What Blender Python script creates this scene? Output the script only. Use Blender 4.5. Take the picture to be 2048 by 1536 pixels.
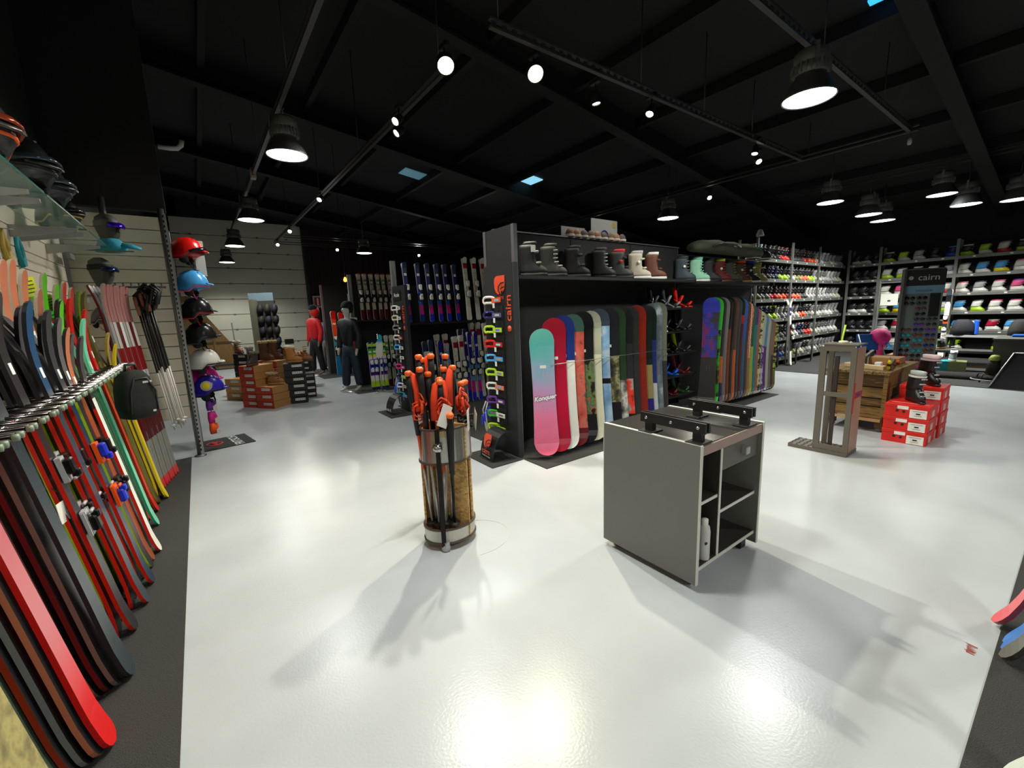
import bpy, math, random
from mathutils import Matrix, Vector
PI = math.pi
rnd = random.Random(7)
S = bpy.context.scene
for o in list(bpy.data.objects): bpy.data.objects.remove(o)
col = S.collection
CAM_H = 1.55
# ------------------------------------------------------------------ camera
Rm = Matrix(((0.805553, -0.12778529, 0.5785804), (-0.59148415, -0.11560576, 0.79798609), (-0.03508366, -0.98504123, -0.16870954)))
cam_data = bpy.data.cameras.new('camera'); cam = bpy.data.objects.new('camera', cam_data); col.objects.link(cam)
cx, cy, cz = Rm.col[0], -Rm.col[1], -Rm.col[2]
cam.matrix_world = Matrix(((cx[0], cy[0], cz[0], 0), (cx[1], cy[1], cz[1], 0), (cx[2], cy[2], cz[2], CAM_H), (0, 0, 0, 1)))
cam_data.sensor_width = 36; cam_data.lens = 850 / 2048 * 36; cam_data.clip_start = 0.05; cam_data.clip_end = 100
S.camera = cam
# ------------------------------------------------------------------ world, exposure
S.view_settings.view_transform = 'Standard'; S.view_settings.look = 'None'
S.view_settings.gamma = 1; S.view_settings.use_curve_mapping = False
S.view_settings.exposure = 0.0
w = bpy.data.worlds.new('world'); S.world = w; w.use_nodes = True
w.node_tree.nodes['Background'].inputs[0].default_value = (0.55, 0.75, 1, 1)
w.node_tree.nodes['Background'].inputs[1].default_value = 0.6
BAY_W, SPOT_W, KEY_W = 200, 40, 380       # watts of the bay lamps, small spots and the two strong spots

# ------------------------------------------------------------------ materials
def lin(c): return tuple((x / 12.92 if x <= 0.04045 else ((x + 0.055) / 1.055) ** 2.4) for x in c)
PAL = dict(black=(.05, .05, .055), charcoal=(.16, .16, .17), slate=(.22, .26, .29), grey=(.5, .5, .49), silver=(.72, .72, .72), white=(.93, .92, .88),
           cream=(.87, .86, .74), red=(.85, .1, .08), crimson=(.72, .04, .2), orange=(.98, .36, .1), copper=(.78, .46, .33), yellow=(.95, .84, .1),
           lime=(.72, .9, .15), green=(.2, .7, .16), mint=(.5, .85, .72), teal=(.1, .6, .65), blue=(.1, .38, .85), sky=(.3, .66, .92), navy=(.12, .12, .42),
           purple=(.42, .16, .6), pink=(.95, .35, .55), magenta=(.85, .12, .55), brown=(.4, .24, .16), tan=(.72, .53, .32), rust=(.6, .2, .08),
           olive=(.55, .55, .25), maroon=(.4, .07, .1), forest=(.12, .27, .12), royal=(.12, .2, .75), gold=(.8, .68, .3))
_mc = {}
def mt(c, rough=.45, metal=0., var=.06, scale=18, bump=0., emit=None, trans=0., alpha=1.):
    if isinstance(c, str): c = PAL[c]
    key = (tuple(round(x, 3) for x in c), rough, metal, var, scale, bump, emit, trans, alpha)
    if key in _mc: return _mc[key]
    m = bpy.data.materials.new('m%d' % len(_mc)); m.use_nodes = True; _mc[key] = m
    nt = m.node_tree; b = nt.nodes['Principled BSDF']
    L = lin(c)
    b.inputs['Roughness'].default_value = rough; b.inputs['Metallic'].default_value = metal
    if trans: b.inputs['Transmission Weight'].default_value = trans
    if alpha < 1: b.inputs['Alpha'].default_value = alpha
    if emit:
        b.inputs['Base Color'].default_value = (*L, 1)
        b.inputs['Emission Color'].default_value = (*L, 1); b.inputs['Emission Strength'].default_value = emit
        return m
    if var > 0:
        tc = nt.nodes.new('ShaderNodeTexCoord'); n = nt.nodes.new('ShaderNodeTexNoise'); n.inputs['Scale'].default_value = scale; n.inputs['Detail'].default_value = 3
        r = nt.nodes.new('ShaderNodeMix'); r.data_type = 'RGBA'
        r.inputs[6].default_value = (*[x * (1 - var) for x in L], 1); r.inputs[7].default_value = (*[min(1, x * (1 + var)) for x in L], 1)
        nt.links.new(tc.outputs['Object'], n.inputs['Vector']); nt.links.new(n.outputs['Fac'], r.inputs[0]); nt.links.new(r.outputs[2], b.inputs['Base Color'])
        if bump:
            bp = nt.nodes.new('ShaderNodeBump'); bp.inputs['Strength'].default_value = bump; bp.inputs['Distance'].default_value = .01
            nt.links.new(n.outputs['Fac'], bp.inputs['Height']); nt.links.new(bp.outputs['Normal'], b.inputs['Normal'])
    else: b.inputs['Base Color'].default_value = (*L, 1)
    return m
def ramp_mat(stops, axis='Z', lo=0., hi=1., noise=.0, nscale=4., rough=.3):
    """colour ramp along an object axis, broken up by noise (printed graphic)"""
    m = bpy.data.materials.new('ramp'); m.use_nodes = True; nt = m.node_tree; b = nt.nodes['Principled BSDF']; b.inputs['Roughness'].default_value = rough
    tc = nt.nodes.new('ShaderNodeTexCoord'); sp = nt.nodes.new('ShaderNodeSeparateXYZ'); nt.links.new(tc.outputs['Object'], sp.inputs[0])
    mr = nt.nodes.new('ShaderNodeMapRange'); mr.inputs[1].default_value = lo; mr.inputs[2].default_value = hi; nt.links.new(sp.outputs[axis], mr.inputs[0])
    n = nt.nodes.new('ShaderNodeTexNoise'); n.inputs['Scale'].default_value = nscale; n.inputs['Detail'].default_value = 6; nt.links.new(tc.outputs['Object'], n.inputs['Vector'])
    ma = nt.nodes.new('ShaderNodeMath'); ma.operation = 'MULTIPLY_ADD'; ma.inputs[1].default_value = noise; nt.links.new(n.outputs['Fac'], ma.inputs[0])
    ad = nt.nodes.new('ShaderNodeMath'); ad.operation = 'SUBTRACT'; ad.inputs[1].default_value = noise * .5; nt.links.new(mr.outputs[0], ma.inputs[2]); nt.links.new(ma.outputs[0], ad.inputs[0])
    cr = nt.nodes.new('ShaderNodeValToRGB'); nt.links.new(ad.outputs[0], cr.inputs[0])
    while len(cr.color_ramp.elements) < len(stops): cr.color_ramp.elements.new(.5)
    for e, (p, c) in zip(cr.color_ramp.elements, stops):
        e.position = p; c = PAL[c] if isinstance(c, str) else c; e.color = (*lin(c), 1)
    nt.links.new(cr.outputs[0], b.inputs['Base Color'])
    return m
def noise_mat(stops, scale=5., rough=.4, stretch=(1, 1, 1), bump=0., kind='noise'):
    m = bpy.data.materials.new('pattern'); m.use_nodes = True; nt = m.node_tree; b = nt.nodes['Principled BSDF']; b.inputs['Roughness'].default_value = rough
    tc = nt.nodes.new('ShaderNodeTexCoord'); mp = nt.nodes.new('ShaderNodeMapping'); mp.inputs['Scale'].default_value = stretch; nt.links.new(tc.outputs['Object'], mp.inputs[0])
    if kind == 'noise': n = nt.nodes.new('ShaderNodeTexNoise'); n.inputs['Detail'].default_value = 6; out = n.outputs['Fac']
    elif kind == 'voronoi': n = nt.nodes.new('ShaderNodeTexVoronoi'); out = n.outputs['Color']
    else: n = nt.nodes.new('ShaderNodeTexWave'); n.inputs['Distortion'].default_value = 4; out = n.outputs['Fac']
    n.inputs['Scale'].default_value = scale; nt.links.new(mp.outputs[0], n.inputs['Vector'])
    cr = nt.nodes.new('ShaderNodeValToRGB'); nt.links.new(out, cr.inputs[0])
    while len(cr.color_ramp.elements) < len(stops): cr.color_ramp.elements.new(.5)
    for e, (p, c) in zip(cr.color_ramp.elements, stops):
        e.position = p; c = PAL[c] if isinstance(c, str) else c; e.color = (*lin(c), 1)
    nt.links.new(cr.outputs[0], b.inputs['Base Color'])
    if bump:
        bp = nt.nodes.new('ShaderNodeBump'); bp.inputs['Strength'].default_value = bump; bp.inputs['Distance'].default_value = .01
        nt.links.new(out, bp.inputs['Height']); nt.links.new(bp.outputs['Normal'], b.inputs['Normal'])
    return m
CHROME = mt((.8, .8, .8), .18, 1, 0); STEEL = mt((.62, .61, .58), .35, 1, .05); ALU = mt((.6, .6, .6), .4, .8, .03)
BLK = mt((.085, .085, .085), .55); BLKP = mt((.06, .06, .06), .4); DARK = mt((.15, .15, .155), .6); RACKG = mt((.36, .37, .35), .5, .2)
PAPER = mt((.93, .92, .88), .7, 0, 0); CARD = mt((.68, .5, .3), .8); GLOSSW = mt('white', .3)
CARPET = noise_mat([(.3, (.15, .15, .145)), (.7, (.27, .265, .25))], 260, .95, bump=.6)
GLASS = mt((.75, .92, .86), .03, 0, 0, trans=.0, alpha=.16)
WIREM = mt((.3, .3, .3), .4, .8, 0)

# ------------------------------------------------------------------ mesh builder
class MB:
    def __init__(s): s.v = []; s.f = []; s.m = []; s.sm = []; s.T = Matrix()
    def add(s, vs, fs, mi=0, smooth=False):
        b = len(s.v); s.v += [tuple(s.T @ Vector(p)) for p in vs]
        for i, f in enumerate(fs):
            s.f.append(tuple(b + k for k in f)); s.m.append(mi[i] if isinstance(mi, list) else mi); s.sm.append(smooth)
        return s
    def box(s, c, d, mi=0, rz=0, ch=0.):
        x, y, z = d[0] / 2, d[1] / 2, d[2] / 2; M = Matrix.Translation(c) @ Matrix.Rotation(rz, 4, 'Z')
        if ch:
            k = ch; vs = []; fs = []
            ring = lambda z_, a, b: [(-a + 0, -b + k, z_), (-a + k, -b, z_), (a - k, -b, z_), (a, -b + k, z_), (a, b - k, z_), (a - k, b, z_), (-a + k, b, z_), (-a, b - k, z_)]
            rs = [ring(-z, x - k * .7, y - k * .7), ring(-z + k, x, y), ring(z - k, x, y), ring(z, x - k * .7, y - k * .7)]
            return s.loft([[tuple(M @ Vector(p)) for p in r] for r in rs], mi, False)
        vs = [tuple(M @ Vector(p)) for p in [(-x, -y, -z), (x, -y, -z), (x, y, -z), (-x, y, -z), (-x, -y, z), (x, -y, z), (x, y, z), (-x, y, z)]]
        return s.add(vs, [(0, 3, 2, 1), (4, 5, 6, 7), (0, 1, 5, 4), (1, 2, 6, 5), (2, 3, 7, 6), (3, 0, 4, 7)], mi)
    def loft(s, rings, mi=0, smooth=True, caps=True, closed=False):
        n = len(rings[0]); vs = [p for r in rings for p in r]; fs = []; R = len(rings)
        for i in range(R if closed else R - 1):
            a, b = i * n, ((i + 1) % R) * n
            for k in range(n): fs.append((a + k, a + (k + 1) % n, b + (k + 1) % n, b + k))
        if caps and not closed: fs.append(tuple(range(n))[::-1]); fs.append(tuple((R - 1) * n + k for k in range(n)))
        return s.add(vs, fs, mi, smooth)
    def lathe(s, prof, n=16, mi=0, c=(0, 0, 0), smooth=True, caps=False, axis='Z'):
        rings = []
        for r, z in prof:
            ring = []
            for k in range(n):
                a = 2 * PI * k / n; p = (r * math.cos(a), r * math.sin(a), z)
                if axis == 'X': p = (z, p[0], p[1])
                if axis == 'Y': p = (p[1], z, p[0])
                ring.append((p[0] + c[0], p[1] + c[1], p[2] + c[2]))
            rings.append(ring)
        return s.loft(rings, mi, smooth, caps)
    def cyl(s, a, b, r, r2=None, n=10, mi=0, caps=True, smooth=True):
        a, b = Vector(a), Vector(b); d = (b - a); q = d.to_track_quat('Z', 'Y') if d.length > 1e-6 else None
        r2 = r if r2 is None else r2; rings = []
        for c, rr in ((a, r), (b, r2)): rings.append([tuple(c + q @ Vector((rr * math.cos(2 * PI * k / n), rr * math.sin(2 * PI * k / n), 0))) for k in range(n)])
        return s.loft(rings, mi, smooth, caps)
    def tube(s, pts, r, n=8, mi=0, closed=False, flat=1.):
        pts = [Vector(p) for p in pts]; rings = []; N = len(pts); up = None
        for i, p in enumerate(pts):
            t = (pts[(i + 1) % N] - pts[i - 1]) if closed else (pts[min(i + 1, N - 1)] - pts[max(i - 1, 0)])
            t.normalize()
            if up is None: up = t.orthogonal().normalized()
            up = (up - t * up.dot(t)); up.normalize(); sd = t.cross(up); rr = r[i] if isinstance(r, (list, tuple)) else r
            rings.append([tuple(p + (up * math.cos(2 * PI * k / n) + sd * math.sin(2 * PI * k / n) * flat) * rr) for k in range(n)])
        return s.loft(rings, mi, True, True, closed)
    def prism(s, poly, y0, y1, mi=0):
        """polygon in XZ extruded along Y"""
        n = len(poly); vs = [(x, y0, z) for x, z in poly] + [(x, y1, z) for x, z in poly]
        fs = [tuple(range(n)), tuple(range(2 * n - 1, n - 1, -1))] + [(k, n + k, n + (k + 1) % n, (k + 1) % n) for k in range(n)]
        return s.add(vs, fs, mi)
    def mesh(s, name, mats):
        me = bpy.data.meshes.new(name); me.from_pydata(s.v, [], s.f)
        for m in (mats if isinstance(mats, (list, tuple)) else [mats]): me.materials.append(m)
        me.polygons.foreach_set('material_index', s.m); me.polygons.foreach_set('use_smooth', s.sm)
        me.validate(); me.update(); return me
    def build(s, name, mats, parent=None, label=None):
        o = bpy.data.objects.new(name, s.mesh(name, mats)); col.objects.link(o); o.parent = parent
        if label: o['label'] = label
        return o
def thing(name, label, cat, loc=(0, 0, 0), rot=(0, 0, 0), group=None):
    o = bpy.data.objects.new(name, None); col.objects.link(o); o.empty_display_size = .1
    o.location = loc; o.rotation_euler = rot if isinstance(rot, (tuple, list)) else (0, 0, rot)
    o['label'] = label; o['category'] = cat
    if group: o['group'] = group
    return o
def struct(o): o['kind'] = 'structure'; return o
def kids(o): return [c for c in ALLK.get(o.name, ())]
def copy_tree(o, label, loc, rot=(0, 0, 0), group=None, scale=None):
    c = o.copy(); col.objects.link(c); c.location = loc; c.rotation_euler = rot if isinstance(rot, (tuple, list)) else (0, 0, rot); c['label'] = label
    if group: c['group'] = group
    if scale: c.scale = (scale,) * 3 if not isinstance(scale, tuple) else scale
    for ch in o.children:
        d = ch.copy(); col.objects.link(d); d.parent = c
        for g in ch.children: e = g.copy(); col.objects.link(e); e.parent = d
    return c
def text_obj(name, s, size, mat, parent, M, depth=.001, shear=0, bold=0):
    cu = bpy.data.curves.new('t', 'FONT'); cu.body = s; cu.size = size; cu.extrude = depth; cu.shear = shear; cu.align_x = 'CENTER'; cu.align_y = 'CENTER'; cu.offset = bold; cu.resolution_u = 3
    t = bpy.data.objects.new('t', cu); col.objects.link(t)
    me = bpy.data.meshes.new_from_object(t.evaluated_get(bpy.context.evaluated_depsgraph_get())); bpy.data.objects.remove(t)
    me.materials.clear(); me.materials.append(mat)
    o = bpy.data.objects.new(name, me); col.objects.link(o); o.parent = parent; o.matrix_local = M; return o
def TR(x, y, z, rx=0, ry=0, rz=0):
    return Matrix.Translation((x, y, z)) @ Matrix.Rotation(rz, 4, 'Z') @ Matrix.Rotation(ry, 4, 'Y') @ Matrix.Rotation(rx, 4, 'X')
FACE_NY = lambda x, y, z: TR(x, y, z, PI / 2)                 # text facing -Y
FACE_NX = lambda x, y, z: TR(x, y, z, PI / 2, 0, -PI / 2)      # text facing -X
ORD = ['first', 'second', 'third', 'fourth', 'fifth', 'sixth', 'seventh', 'eighth', 'ninth', 'tenth', 'eleventh', 'twelfth', 'thirteenth', 'fourteenth', 'fifteenth', 'sixteenth', 'seventeenth', 'eighteenth', 'nineteenth', 'twentieth']
ORD += ['twenty-' + x for x in ORD[:9]] + ['thirtieth'] + ['thirty-' + x for x in ORD[:9]]

# ================================================================== STRUCTURE
def floor_mat():
    m = bpy.data.materials.new('epoxy'); m.use_nodes = True; nt = m.node_tree; b = nt.nodes['Principled BSDF']
    b.inputs['Specular IOR Level'].default_value = .3
    tc = nt.nodes.new('ShaderNodeTexCoord'); n = nt.nodes.new('ShaderNodeTexNoise'); n.inputs['Scale'].default_value = 1.3; n.inputs['Detail'].default_value = 5
    nt.links.new(tc.outputs['Object'], n.inputs['Vector'])
    cr = nt.nodes.new('ShaderNodeValToRGB'); nt.links.new(n.outputs['Fac'], cr.inputs[0])
    cr.color_ramp.elements[0].position = .3; cr.color_ramp.elements[0].color = (*lin((.69, .71, .712)), 1); cr.color_ramp.elements[1].position = .7; cr.color_ramp.elements[1].color = (*lin((.75, .768, .77)), 1)
    nt.links.new(cr.outputs[0], b.inputs['Base Color'])
    n2 = nt.nodes.new('ShaderNodeTexNoise'); n2.inputs['Scale'].default_value = 1.5; n2.inputs['Detail'].default_value = 3; nt.links.new(tc.outputs['Object'], n2.inputs['Vector'])
    mr = nt.nodes.new('ShaderNodeMapRange'); mr.inputs[3].default_value = .23; mr.inputs[4].default_value = .27; nt.links.new(n2.outputs['Fac'], mr.inputs[0]); nt.links.new(mr.outputs[0], b.inputs['Roughness'])
    n3 = nt.nodes.new('ShaderNodeTexNoise'); n3.inputs['Scale'].default_value = 90; n3.inputs['Detail'].default_value = 2; nt.links.new(tc.outputs['Object'], n3.inputs['Vector'])
    bp = nt.nodes.new('ShaderNodeBump'); bp.inputs['Strength'].default_value = .12; bp.inputs['Distance'].default_value = .004; nt.links.new(n3.outputs['Fac'], bp.inputs['Height']); nt.links.new(bp.outputs['Normal'], b.inputs['Normal'])
    return m
FM = floor_mat()
struct(MB().box((7.4, 8, -.05), (17.4, 24.4, .1)).build('floor', FM))
BLACKW = mt((.075, .075, .08), .8, 0, .25, 2)
def roofz(x): return 6.05 - .139 * x
struct(MB().box((-1.06, 8, 3.1), (.1, 24.4, 6.2)).build('wall_left', BLACKW))
struct(MB().box((16.15, 8, 2), (.1, 24.4, 4.0)).build('wall_right', BLACKW))
struct(MB().box((7.4, -4.15, 3.1), (17.4, .1, 6.2)).build('wall_behind', BLACKW))
# far wall: dark brown corrugated cladding, one rib per sheet fold
BROWNW = mt((.16, .09, .075), .6, 0, .2, 5)
m = MB(); x = 3.95
pts = []
while x < 16.1:
    pts += [(x, 20.2), (x + .1, 20.2), (x + .13, 20.16), (x + .22, 20.16)]; x += .25
vs = [(p[0], p[1], 0) for p in pts] + [(p[0], p[1], 6) for p in pts]; n = len(pts)
m.add(vs, [(i, i + 1, n + i + 1, n + i) for i in range(n - 1)]); wf = struct(m.build('wall_far', BROWNW))
m = MB(); m.box((-.6, 20.25, 3.1), (1.0, .1, 6.2)); m.box((1.8, 20.25, 5.7), (4.4, .1, 1.2)); struct(m.build('wall_far', BLACKW))
# sectional garage door
gd = MB().box((1.8, 20.3, 2.5), (4.5, .04, 5.1)).build('door_1', mt((.4, .39, .35), .6)); struct(gd)
GP = mt((.8, .78, .71), .55, 0, .05, 3)
pm = MB().box((0, 0, 0), (4.34, .05, .575), ch=.012).mesh('door_panel', GP)
for k in range(9):
    o = bpy.data.objects.new('door_panel', pm); col.objects.link(o); o.parent = gd; o.location = (1.8, 20.22, .32 + k * .595)
for k in range(8):
    m = MB()
    for hx in (.2, 1.25, 2.35, 3.4): m.box((hx, 20.185, .617 + k * .595), (.09, .02, .06))
    m.build('hinge_row', mt('grey', .4, .6), gd)
MB().box((3.05, 20.19, .62), (.34, .03, .2)).build('door_window', BLKP, gd, 'small black window low in the white garage door')
struct(MB().box((4.0, 20.1, 2.6), (.1, .15, 5.2)).build('trim_1', DARK))
struct(MB().box((-.47, 20.1, 2.6), (.1, .15, 5.2)).build('trim_2', DARK))
# roof: sloping deck, purlins and rafters
ROOFM = mt((.085, .08, .082), .85, 0, .2, 1.5)
a0, a1 = -1.2, 16.3
struct(MB().add([(a0, -4.3, roofz(a0)), (a1, -4.3, roofz(a1)), (a1, 20.4, roofz(a1)), (a0, 20.4, roofz(a0)), (a0, -4.3, roofz(a0) + .1), (a1, -4.3, roofz(a1) + .1), (a1, 20.4, roofz(a1) + .1), (a0, 20.4, roofz(a0) + .1)],
                [(0, 3, 2, 1), (4, 5, 6, 7), (0, 1, 5, 4), (1, 2, 6, 5), (2, 3, 7, 6), (3, 0, 4, 7)]).build('ceiling', ROOFM))
BEAMM = mt((.035, .03, .03), .8, 0, .15)
for i, yb in enumerate((-2.2, 1.6, 5.6, 9.6, 13.6, 17.4)):
    m = MB(); r = lambda y, dz: [(a0, y, roofz(a0) - dz), (a1, y, roofz(a1) - dz)]
    for (ya, yb2, da, db) in ((yb - .015, yb + .015, 0, .4), (yb - .11, yb + .11, .38, .42)):
        m.add([(a0, ya, roofz(a0) - da), (a1, ya, roofz(a1) - da), (a1, yb2, roofz(a1) - da), (a0, yb2, roofz(a0) - da), (a0, ya, roofz(a0) - db), (a1, ya, roofz(a1) - db), (a1, yb2, roofz(a1) - db), (a0, yb2, roofz(a0) - db)],
              [(0, 1, 2, 3), (7, 6, 5, 4), (0, 4, 5, 1), (1, 5, 6, 2), (2, 6, 7, 3), (3, 7, 4, 0)])
    struct(m.build('trim_%d' % (3 + i), BEAMM))
for i in range(10):
    xb = .6 + i * 1.65
    struct(MB().box((xb, 8, roofz(xb) - .09), (.1, 24.4, .18)).build('trim_%d' % (10 + i), BEAMM))
struct(MB().box((-.62, 6.2, 4.5), (1.0, .1, 3.5)).build('wall_return', mt((.05, .04, .042), .8)))
# skylights in the roof
for i, (x, y, sx, sy, lab) in enumerate(((7.55, 9.35, .55, .55, ''), (7.0, 1.62, .1, .9, ''), (5.2, 11.4, .6, .5, ''))):
    e = (2.2, 3.2, .25)[i]
    o = MB().box((0, 0, 0), (sx, sy, .02)).build('window_%d' % (i + 1), mt((.55, .8, .9) if i != 1 else (.2, .65, 1), .3, 0, 0, emit=.5 * e)); o.location = (x, y, roofz(x) - .03); o.rotation_euler = (0, math.atan(.139), 0); struct(o)
# carpets
def carpet(label, x0, x1, y0, y1, t=.008):
    o = MB().box(((x0 + x1) / 2, (y0 + y1) / 2, t / 2), (x1 - x0, y1 - y0, t)).build('carpet', CARPET); o['label'] = label; o['category'] = 'carpet'
carpet('charcoal carpet strip along the left ski wall', -1.0, -.25, -3, 6.05)
carpet('charcoal carpet strip under the snowboard wall', 2.6, 7.78, 3.05, 4.0)
carpet('small charcoal mat under the orange logo sign by goggle panel', 2.2, 2.59, 3.42, 3.98)
carpet('charcoal carpet under the childrens ski bay behind the pole bin', 2.62, 6.3, 4.3, 7.0)
carpet('small charcoal mat under the black curved sign further back', 2.2, 2.6, 6.2, 6.8)
carpet('charcoal carpet under the far ski bay by mannequin', 2.45, 6.3, 8.7, 9.9)
carpet('dark grey carpet in front of the boot racks', 10.5, 16.05, -4, 4.9)
carpet('charcoal carpet strip at right edge of the foreground', 1.3, 4.66, -3.5, .1)
carpet('dark carpet beyond the far wall units', 2.45, 6.3, 11.6, 14)
m = MB()
for i in range(7): m.add([(2.54 + i * .011 + rnd.random() * .01, .145 + rnd.random() * .02, .001), (2.55 + i * .011, .145 + rnd.random() * .01, .001), (2.555 + i * .011, .175 + rnd.random() * .02, .001), (2.545 + i * .011, .175, .001)], [(0, 1, 2, 3)])
o = m.build('paint_scuff', mt((.55, .25, .2), .6)); o['label'] = 'small red paint scuff on the grey floor at right'; o['category'] = 'stain'

# ================================================================== LIGHTS AND CEILING GEAR
LENS = mt((.95, 1, .97), .3, 0, 0, emit=9.0)
def spot(name, parent, loc, watts, angle, color, rot, size=.1, blend=.6):
    d = bpy.data.lights.new(name, 'SPOT'); d.energy = watts; d.spot_size = angle; d.spot_blend = blend; d.color = color; d.shadow_soft_size = size; d.specular_factor = .06
    o = bpy.data.objects.new(name, d); col.objects.link(o); o.parent = parent; o.location = loc; o.rotation_euler = rot
def bay_lamp_parts(t):
    m = MB(); m.lathe([(.235, 0), (.242, .012), (.236, .02), (.222, .05), (.192, .11), (.155, .17), (.135, .20), (.135, .22)], 28); m.lathe([(.225, .004), (.2, .06), (.155, .14), (.11, .20), (.01, .21)], 28)
    m.build('reflector', mt((.36, .36, .36), .45, .3, .05), t)
    m = MB(); m.lathe([(.001, .012), (.226, .012), (.226, .006), (.001, .006)], 28); m.build('lens', LENS, t)
    m = MB(); m.lathe([(.135, .21), (.155, .225), (.16, .27), (.145, .30), (.14, .32)], 24)
    h = m.build('lamp_housing', mt((.42, .43, .41), .5, .2), t)
    m = MB()
    for k in range(24):
        a = 2 * PI * k / 24; m.box((.156 * math.cos(a), .156 * math.sin(a), .262), (.03, .008, .085), rz=a)
    f = m.build('cooling_fins', mt((.45, .46, .43), .5, .2), t); f['kind'] = 'stuff'
    m = MB(); m.lathe([(.14, .31), (.15, .32), (.15, .41), (.13, .43), (.001, .435)], 24); m.build('ballast_box', mt((.38, .39, .37), .5, .2), t)
    m = MB(); m.tube([(0, 0, .43), (0, 0, .52), (.02, 0, .54), (0, 0, .56), (-.02, 0, .54), (0, 0, .52)], .006); m.build('hook', STEEL, t)
    m = MB(); m.box((-.16, 0, .37), (.015, .03, .16)); m.build('bracket', ALU, t)
bay0 = None; zt_ = 4.108
def bay_lamp(x, y, z, label):
    global bay0
    if bay0 is None:
        bay0 = thing('bay_lamp', label, 'lamp', (x, y, z), 0, 'industrial bay lamps hanging from the tracks'); bay_lamp_parts(bay0); t = bay0
    else: t = copy_tree(bay0, label, (x, y, z), rnd.random()); [bpy.data.objects.remove(q) for q in list(t.children) if q.name.startswith('suspension_wire')]
    MB().cyl((0, 0, .55), (0, 0, (zt_ if (x < 1.3 or abs(y - 1.98) < .02 or x == 12.4) else roofz(x)) - z), .006, n=6).build('suspension_wire', WIREM, t)
    spot('bay_light', t, (0, 0, .0), BAY_W, 2.5, (.99, 1, .96), (0, 0, 0), .2, .5)
    return t
for x, y, l in ((1.17, 6.2, 'nearest bay lamp on the left track, big lit round lens'), (1.15, 10.4, 'second bay lamp along the left track, above the helmets'), (1.1, 14.1, 'third and smallest bay lamp along the left track, before garage door'),
                (5.25, 1.98, 'large ribbed bay lamp at upper right, nearest of all'), (9.15, 6.2, 'bay lamp hanging above the row of snowboard boots'), (4.62, 14.2, 'far bay lamp above the red mannequin and adult skis'),
                (12.4, 2.15, 'bay lamp at right hanging highest beside the dark cross track'), (14.3, 2.06, 'bay lamp at right just below and right of the brighter one'), (11.0, 3.6, 'small far bay lamp left of the pair above boot rack'),
                (13.5, 3.6, 'small far bay lamp, upper one of the pair above rack corner'), (14.9, 3.66, 'small far bay lamp, lower one of the pair above rack corner'), (14.7, 1.34, 'bay lamp cut by the right edge of the picture')):
    f_ = .9 if x > 13 else 1.
    bay_lamp(x * f_, y * f_, CAM_H + 2.0 * f_, l)
for x, y, l in ((1.17, 1.9, 'bay lamp straight above and ahead of the camera, out of the picture'), (1.17, -2.2, 'bay lamp of the left row behind the camera'), (5.25, -2.0, 'bay lamp of the right row behind the camera'), (1.1, 18.0, 'added bay lamp at the end of the left track, brightens the garage door')):  # the far lamp is added to brighten the garage door
    bay_lamp(x, y, CAM_H + 2.0, l)
# tracks: twin rails with perforated web
TRK = mt((.3, .3, .29), .45, .5, .05); TRKH = mt((.03, .03, .03), .7)
def track(label, a, b, z, ladder=True, wires=()):
    t = thing('ceiling_track', label, 'track', (a[0], a[1], z)); d = Vector((b[0] - a[0], b[1] - a[1], 0)); L = d.length; t.rotation_euler = (0, 0, math.atan2(d.y, d.x))
    m = MB(); m.box((L / 2, 0, .0), (L, .05, .02)); m.build('lower_rail', TRK, t)
    m = MB(); m.box((L / 2, 0, .07), (L, .05, .02)); m.build('upper_rail', TRK, t)
    if ladder:
        m = MB(); k = 0.05
        while k < L: m.box((k, .0, .035), (.05, .01, .07)); k += .12
        o = m.build('perforated_web', TRK, t); o['kind'] = 'stuff'
    for wx in wires:
        wz = roofz(a[0] + (b[0] - a[0]) * wx / L) - z
        MB().cyl((wx, 0, .08), (wx, 0, wz), .006, n=6).build('suspension_wire', WIREM, t)
zt = 4.12
track('perforated lamp track running down the left aisle', (1.15, -2.6), (1.15, 18.6), zt, True, (2.5, 5.2, 8.2, 11, 14.5))
track('plain dark track with small spotlights beside the left lamp track', (2.5, 4.3), (2.5, 17), zt, False, (.3, 3.2, 6, 10))
track('perforated track at upper right carrying the largest bay lamp', (1.5, 2.05), (9.5, 2.1), zt, True, (4.3, 6.5))
track('perforated track crossing the middle of the ceiling above the snowboards', (2.5, 3.6), (9.4, 3.6), zt, True, (.1, 2.2, 3.6, 5))
track('long cross track joining the two right hand tracks', (9.45, 2.0), (9.45, 17), zt, False, (1.5, 4.2, 8))
track('thin dark track above the boot rack lamps', (12.45, -1), (12.45, 5.2), zt, False, (3.3, 5))
track('far track running across before the garage door', (2.5, 15.6), (9.4, 15.6), zt, False, (2, 4, 6))
track('farther thin track running across near the back wall', (2.5, 17.0), (9.4, 17.0), zt, False, (1, 3))
MB()
o = MB().box((0, 0, 0), (.09, .13, .16), ch=.01).build('junction_box', mt((.75, .7, .6), .6)); o.location = (1.15, 9.3, zt + .02); o['label'] = 'cream junction box fixed on the left lamp track'; o['category'] = 'box'
MB().box((0, 0, .09), (.07, .1, .03)).build('box_lid', mt('orange', .6), o)
o = MB().lathe([(.02, 0), (.03, .02), (.03, .09), (.015, .1)], 12, caps=True).build('sensor', mt('silver', .4)); o.location = (9.5, 2.1, zt - .18); o['label'] = 'small pale sensor hanging at the end of right track'; o['category'] = 'sensor'
MB().cyl((0, 0, .1), (0, 0, .18), .006).build('stem', WIREM, o)
BULB = mt((1, .97, .85), .3, 0, 0, emit=22.0); BULBW = mt((1, .9, .7), .3, 0, 0, emit=22.0)
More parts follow.
